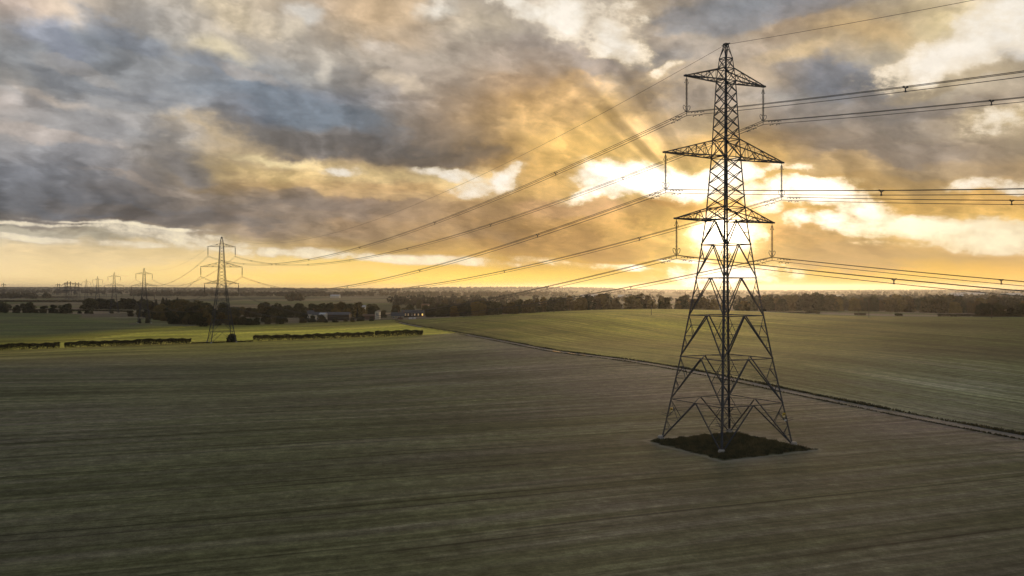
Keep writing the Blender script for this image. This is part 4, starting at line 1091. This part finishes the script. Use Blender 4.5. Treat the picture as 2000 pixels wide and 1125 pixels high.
# ------------------------------------------------------------------ hedges
def hedge(pts, hgt, wd, label, seed, gaps=(), dens=190, leaf=.34):
    rs = np.random.default_rng(seed)
    P = np.array(pts)[:, :2]; L = np.concatenate([[0], np.cumsum(np.hypot(*(P[1:] - P[:-1]).T))]); n = int(L[-1] * dens)
    s = rs.uniform(0, L[-1], n); x = np.interp(s, L, P[:, 0]); y = np.interp(s, L, P[:, 1])
    top = hgt * (0.90 + 0.10 * np.sin(s * .35) * np.sin(s * .13 + 2) + 0.06 * np.sin(s * 1.3)) + rs.normal(0, .06, n)
    zz = top * rs.uniform(0, 1, n) ** 0.62
    thin = 0.5 + 0.5 * np.sin(s * 1.9 + np.sin(s * .7) * 2)
    keep = (zz > 0.45 * hgt) | (rs.uniform(0, 1, n) > 0.12 + .45 * thin)
    for g0, g1 in gaps: keep &= ~((s / L[-1] > g0) & (s / L[-1] < g1))
    off = rs.uniform(-wd / 2, wd / 2, n)
    X, Y_ = x + rs.normal(0, .05, n), y + off
    Z_ = ground_z(X, Y_) + zz
    c = np.stack([X, Y_, Z_], -1)[keep]; o_ = np.array([P[:, 0].mean(), P[:, 1].mean(), Z_.mean()]); 
    root = empty('hedge', tuple(o_)); tag(root, label, 'hedge', 'hedges between the fields')
    link('foliage', quads_mesh('foliage', leaf_quads(c - o_, leaf, rs), M['hedge']), root)
    mb = MB(); q = 0.3
    while q < L[-1]:
        if not any(g0 < q / L[-1] < g1 for g0, g1 in gaps):
            xx, yy = np.interp(q, L, P[:, 0]), np.interp(q, L, P[:, 1]); b_ = np.array([xx, yy, gz(xx, yy)]) - o_
            mb.tube([b_ + (0, 0, -.1), b_ + (rs.normal(0, .15), rs.normal(0, .1), hgt * .5), b_ + (rs.normal(0, .3), rs.normal(0, .2), hgt * .85)], [.07, .05, .02], 4)
        q += rs.uniform(.8, 1.7)
    mb.build('stems', M['bark'], root)
    return root
def gp(px, py): p = on_ground(px, py); return (p[0], p[1])
h0 = gp(0, 685); h1 = gp(373, 671.5); ext = (h0[0] - 60, h0[1] - 6)
hedge([ext, h0, gp(200, 677.5), h1], 2.9, 1.7, 'long clipped hedge with thin spots, left of the second pylon', 1, gaps=((.60, .615),))
hedge([gp(495, 667), gp(730, 659)], 2.8, 1.7, 'long clipped hedge right of the second pylon, its bigger piece', 2)
hedge([gp(732, 659), gp(826, 655.5)], 3.0, 1.7, 'shorter clipped hedge piece ending before the farm track', 3)
hedge([(gp(374, 671.6)), gp(494, 667.2)], 0.45, 1.4, 'low strip of rough hedge bottom around the second pylon', 4, dens=60)
hedge([at(1574, 548)[:2], at(1601, 545)[:2]], 1.5, 1.6, 'short dark hedge stub at the far side of the right field, leftmost', 5, dens=160)
hedge([at(1669, 527)[:2], at(1676, 525)[:2]], 1.1, 1.4, 'tiny dark hedge stub beyond the right field', 6, dens=160)
hedge([at(1678, 525)[:2], at(1691, 523)[:2]], 1.3, 1.6, 'small dark hedge stub next to the tiny one beyond the right field', 7, dens=160)
hedge([at(1748, 512)[:2], at(1762, 510)[:2]], 1.4, 1.8, 'lone small hedge stub beyond the right field', 8, dens=160)
hedge([at(1831, 498)[:2], at(1920, 492)[:2], at(2030, 486)[:2]], 1.6, 1.8, 'long low dark hedge at the far right of the field', 9, dens=120)
hedge([at(1490, 640)[:2], at(1574, 560)[:2]], 0.6, 1.2, 'thin low hedge line running to the leftmost hedge stub', 10, dens=50)
hedge([at(255, 1010)[:2], at(185, 1040)[:2], at(-60, 1050)[:2]], 1.8, 2.0, 'dark field hedge beyond the fourth pylon', 12, dens=30, leaf=.8)
hedge([at(185, 1760)[:2], at(-60, 1780)[:2]], 4.0, 3.0, 'far dark hedgerow line across the brown fields', 13, dens=20, leaf=1.6)
hedge([at(150, 2500)[:2], at(-60, 2520)[:2]], 3.5, 4.0, 'farthest thin hedgerow line across the brown fields', 14, dens=12, leaf=1.8)

# ------------------------------------------------------------------ distant woodland masses
M['far_wood'] = leaf_mat('distant_wood', (0.020, 0.024, 0.014), (0.036, 0.034, 0.018), (0.06, 0.045, 0.02), 0.02, 0.2)
def woodland(strips, label, seed):
    rs = np.random.default_rng(seed); out = []
    for (p0, p1, Ya, Yb, H, rows_, dens) in strips:
        for k in range(rows_):
            Y = Ya + (Yb - Ya) * (k / max(1, rows_ - 1)) if rows_ > 1 else Ya
            L = (p1 - p0) / F * Y; n = max(3, int(L / (H * .75) * dens))
            px = rs.uniform(p0, p1, n); yy = Y + rs.normal(0, H, n); x = (px - 1000) / F * yy; z = ground_z(x, yy); hh = H * rs.uniform(.65, 1.15, n)
            m = 26
            d = rs.normal(0, 1, (n, m, 3)); d /= np.linalg.norm(d, axis=2)[..., None]; d *= rs.uniform(.6, 1.0, (n, m, 1))
            c = np.stack([x, yy, z + hh * .5], -1)[:, None] + d * np.stack([hh * .52, hh * .52, hh * .5], -1)[:, None]
            out.append(leaf_quads(c.reshape(-1, 3), H * .33, rs))
    o = link('woodland', quads_mesh('woodland', np.concatenate(out), M['far_wood'])); tag(o, label, 'woodland', kind='stuff'); return o
woodland([(-60, 96, 2300, 2420, 15, 3, 1), (255, 1100, 2900, 3100, 15, 3, 1), (560, 592, 1900, 1980, 16, 4, 1.3)], 'dark distant woods across the middle of the plain', 1)
woodland([(760, 1010, 1350, 1900, 13, 5, .7), (1000, 1500, 1500, 2200, 13, 3, .35), (820, 1040, 1050, 1150, 11, 2, .7)], 'hazy brown woods between the farm and the hills', 2)
woodland([(1440, 2080, 1050, 1500, 15, 5, .9), (1500, 2080, 1700, 2600, 12, 5, .6)], 'deep hazy woods at the right', 3)
woodland([(-60, 420, 4200, 5200, 16, 3, .8), (470, 640, 6000, 6400, 22, 3, 1), (720, 780, 6200, 6600, 22, 2, 1), (-60, 2080, 3800, 7600, 12, 6, .3), (-60, 2080, 8300, 9000, 13, 3, 1.3), (800, 1200, 8400, 9000, 22, 3, 1.2)], 'faint far woods on the low hills', 4)

# ------------------------------------------------------------------ farm
M['stone'] = simple_mat('farm_stone', (0.30, 0.24, 0.17), 0.9, 0, .3, .8); M['slate'] = simple_mat('slate_roof', (0.07, 0.07, 0.075), .7, 0, .25, .7)
M['tile'] = simple_mat('clay_tile_roof', (0.11, 0.065, 0.04), .85, 0, .25, .7); M['render'] = simple_mat('cream_render', (0.62, 0.55, 0.42), .8, 0, .12, .5)
M['tin'] = simple_mat('tin_roof', (0.42, 0.42, 0.44), .45, .3, .15, .5); M['window'] = simple_mat('window_glass', (0.03, 0.035, 0.04), .15, 0, .1, 1, .6)
M['brick'] = simple_mat('farm_brick', (0.16, 0.085, 0.055), .9, 0, .25, .8)
M['ridgewood'] = simple_mat('dark_boards', (0.045, 0.035, 0.028), .9, 0, .25, .8)
lm, lt, lb, lo_ = new_mat('lit_window'); lb.inputs['Base Color'].default_value = (.8, .5, .2, 1); lb.inputs['Emission Color'].default_value = (1.0, .60, .12, 1); lb.inputs['Emission Strength'].default_value = 1.6
M['lit'] = lm
lm2, lt2, lb2, lo2 = new_mat('dim_window'); lb2.inputs['Base Color'].default_value = (.5, .4, .2, 1); lb2.inputs['Emission Color'].default_value = (1.0, .62, .25, 1); lb2.inputs['Emission Strength'].default_value = 0.22
M['dimlit'] = lm2
def building(name, px0, px1, Y, yt, ye, label, wall, roof, depth=7.0, rz=0.0, wins=(), chims=(), ridge='x', base_py=None, cat='building', winmat='window', winsz=(.9, 1.1), wz=.5, base_off=0.0):
    """px0..px1 width, yt ridge row, ye eaves row, standing on the ground at distance Y"""
    c = at((px0 + px1) / 2, Y + depth / 2); wd = (px1 - px0) / F * Y; zr = CAM_H - (yt - 562) / F * Y; zev = CAM_H - (ye - 562) / F * Y
    z0 = min(c[2], zev - 2.2) - .2
    he = zev - z0; hr = zr - z0
    root = empty(name, (c[0], c[1], z0), rz); tag(root, label, cat, 'farm buildings')
    mb = MB(); x, y = wd / 2, depth / 2
    if ridge == 'x':
        V = [(-x, -y, 0), (x, -y, 0), (x, y, 0), (-x, y, 0), (-x, -y, he), (x, -y, he), (x, y, he), (-x, y, he), (-x, 0, hr - .12), (x, 0, hr - .12)]
        mb.add(V, [(0, 1, 5, 4), (1, 2, 6, 9, 5), (2, 3, 7, 6), (3, 0, 4, 8, 7)])
    else:
        V = [(-x, -y, 0), (x, -y, 0), (x, y, 0), (-x, y, 0), (-x, -y, he), (x, -y, he), (x, y, he), (-x, y, he), (0, -y, hr - .12), (0, y, hr - .12)]
        mb.add(V, [(0, 1, 5, 8, 4), (1, 2, 6, 5), (2, 3, 7, 9, 6), (3, 0, 4, 7)])
    mb.build('wall', M[wall], root)
    mb = MB(); e = .35
    def slab(P): P = np.array(P, float); Q = P + (0, 0, .16); mb.add(np.concatenate([P, Q]), [(3, 2, 1, 0), (4, 5, 6, 7), (0, 1, 5, 4), (1, 2, 6, 5), (2, 3, 7, 6), (3, 0, 4, 7)])
    if ridge == 'x':
        for s in (-1, 1): slab([(-x - e, s * (y + e), he - e * (hr - he) / y), (x + e, s * (y + e), he - e * (hr - he) / y), (x + e, 0, hr), (-x - e, 0, hr)])
    else:
        for s in (-1, 1): slab([(s * (x + e), -y - e, he - e * (hr - he) / x), (s * (x + e), y + e, he - e * (hr - he) / x), (0, y + e, hr), (0, -y - e, hr)])
    rf = mb.build('roof', M[roof], root)
    for cx in chims:
        m2 = MB(); m2.box((cx * wd, 0, hr + .5), (.7, .7, 1.7)); m2.box((cx * wd, 0, hr + 1.45), (.4, .4, .3)); m2.build('chimney', M['brick'], rf)
    for q, (wx, wzz) in enumerate(wins):
        fr = MB(); sx, sz = winsz; wx_ = wx * wd
        fr.box((wx_, -y - .02, he * wzz), (sx + .24, .08, sz + .24)); fo = fr.build('window', M['white'], root)
        g = MB(); g.box((wx_, -y - .07, he * wzz), (sx, .05, sz)); g.build('pane', M[winmat[q] if isinstance(winmat, (list, tuple)) else winmat], fo)
    return root
building('farmhouse', 601, 613, 705, 607, 613, 'pale farmhouse with grey roof and two chimneys behind the screening trees', 'render', 'slate', 7, .15, wins=((-.3, .6), (.25, .6)), chims=(-.45, .45))
building('cottage', 612, 626, 700, 610.5, 615, 'low pale cottage beside the farmhouse with two chimneys', 'render', 'slate', 6, 0, wins=((-.25, .5), (.2, .5)))
building('tin_shed', 626, 637, 690, 611.5, 614.5, 'shed with bright tin roof at the end of the long barn', 'render', 'tin', 7, -.1)
building('long_barn', 637, 684, 700, 610.5, 615, 'long low barn with dark slate roof beside the tin shed', 'ridgewood', 'slate', 10)
building('brick_outbuilding', 709, 735, 705, 614.5, 617, 'long brick outbuilding with brown roof left of the cream gable', 'brick', 'tile', 7)
building('gabled_house', 734, 742, 690, 607, 609.5, 'narrow cream house with tall dark windows in its gable', 'render', 'slate', 9, 0, wins=((-.17, .72), (.22, .7)), ridge='y', winsz=(.55, 1.9))
building('stone_house', 765, 789, 672, 611, 617.5, 'stone farmhouse with slate roof at the end of the track', 'stone', 'slate', 8, .12, wins=((-.32, .62), (0.05, .62), (.3, .3)), chims=(.05, .5))
building('garden_room', 776, 788, 662, 619, 623, 'low brick lean-to with pitched roof in front of the stone house', 'brick', 'slate', 5, .1, wins=((-.2, .5), (.2, .5)), ridge='y')
building('stable_block', 786, 828, 740, 606.5, 611.5, 'long dark barn with a row of windows, the last one brightly lit', 'ridgewood', 'slate', 9, 0,
         wins=((-.33, .62), (-.2, .62), (-.03, .62), (.10, .62), (.27, .62), (.455, .62)), winmat=['dimlit', 'dimlit', 'window', 'dimlit', 'dimlit', 'lit'], winsz=(.9, 1.5))
building('greenhouse', 799.5, 811.5, 664, 621, 622.4, 'small white greenhouse right of the stone house', 'white', 'tin', 3.5, 0, wins=((-.3, .5), (0, .5), (.3, .5)), winsz=(1.0, .9))
building('hill_barn', 824, 838, 1000, 593.8, 595.6, 'barn with pale roof standing above the farm among trees', 'stone', 'tile', 9, 0)
def far_building(px, Y, wd, h, label, wall='white', roof='tin'):
    p = at(px, Y); yb = 562 + (CAM_H - p[2]) / Y * F; w2 = wd / 2 / Y * F
    return building('distant_building', px - w2, px + w2, Y, yb - h / Y * F, yb - h * .6 / Y * F, label, wall, roof, wd * .6)
far_building(637, 1150, 5, 6, 'white distant shed, brightest speck above the farmhouse')
far_building(709, 1150, 6, 6, 'small white distant shed above the long barn')
far_building(655, 2450, 26, 9, 'pale distant farmhouse at the foot of the dark woods', 'render', 'tin')
far_building(1154, 2600, 60, 8, 'pale distant warehouse on the plain, largest of three below the hills')
far_building(1167, 2700, 18, 8, 'small pale distant shed next to the largest warehouse')
far_building(1219, 2500, 34, 8, 'pale distant warehouse farther along toward the big pylon')
far_building(1592, 2400, 26, 8, 'pale distant building right of the big pylon')
far_building(1625, 2600, 60, 7, 'long pale distant roofline above the right wood')
far_building(1871, 1900, 22, 14, 'white house showing above the right wood', 'render', 'tin')
far_building(1958, 1500, 16, 15, 'pale house near the dark trees at the right', 'render', 'tile')
far_building(1932, 1350, 20, 12, 'pale roofed house low in the right wood', 'render', 'tin')
far_building(1975, 3000, 60, 9, 'long pale distant roof at the right horizon')
far_building(1890, 3400, 120, 8, 'widest pale distant roof at the right horizon')

# ------------------------------------------------------------------ overhead line poles
for px, pt, pb, lab in ((906, 608, 621, 'short wooden pole standing before the dark belt near the farm'), (1082, 601, 611, 'wooden pole in front of the golden belt, left one'), (1272, 596, 616, 'wooden pole in front of the golden belt, right one'),
                    (1515, 591, 609, 'wooden pole right of the big pylon against the hazy wood'), (1677, 602, 616, 'short wooden pole between two hedge stubs'), (1697, 587, 620, 'tall wooden pole standing in the field before the right wood'),
                    (1890, 598, 619, 'wooden pole behind the long low hedge'), (1937, 602, 622.5, 'wooden pole in front of the dark clump at the right')):
    p = on_ground(px, pb + .5, 300, 900); Y = p[1]; h = (CAM_H - (pt - 562) / F * Y) - p[2]
    root = empty('utility_pole', tuple(p)); tag(root, lab, 'pole', 'wooden poles along the fields')
    mb = MB(); mb.tube([(0, 0, -.3), (0, 0, h * .5), (0, 0, h)], [.17, .15, .12], 7); mb.build('post', M['wood'], root)
    mb = MB(); mb.bar((-.9, 0, h - .25), (.9, 0, h - .25), .14)
    for q in (-.8, 0, .8): mb.lathe((q, 0, h - .2), [(.07, 0), (.09, .12), (.03, .28), (0, .3)], 6)
    mb.build('crosspiece', M['wood'], root)

# ------------------------------------------------------------------ haze: still evening air over the whole scene
mb = MB(); mb.box((0, 0, 0), (1, 1, 1)); hz = mb.build('haze', None); hz.scale = (40000, 40000, 130); hz.location = (0, 0, 3.0)
tag(hz, kind='stuff')
hm = bpy.data.materials.new('evening_haze'); hm.use_nodes = True; hm.node_tree.nodes.clear()
hv = hm.node_tree.nodes.new('ShaderNodeVolumePrincipled'); ho = hm.node_tree.nodes.new('ShaderNodeOutputMaterial')
hv.inputs['Color'].default_value = (0.92, 0.92, 0.92, 1); hv.inputs['Density'].default_value = 4.6e-5; hv.inputs['Anisotropy'].default_value = 0.76
hm.node_tree.links.new(hv.outputs[0], ho.inputs['Volume']); hz.data.materials.append(hm)
for o in bpy.data.objects:      # variants never placed carry no label: remove them
    pass
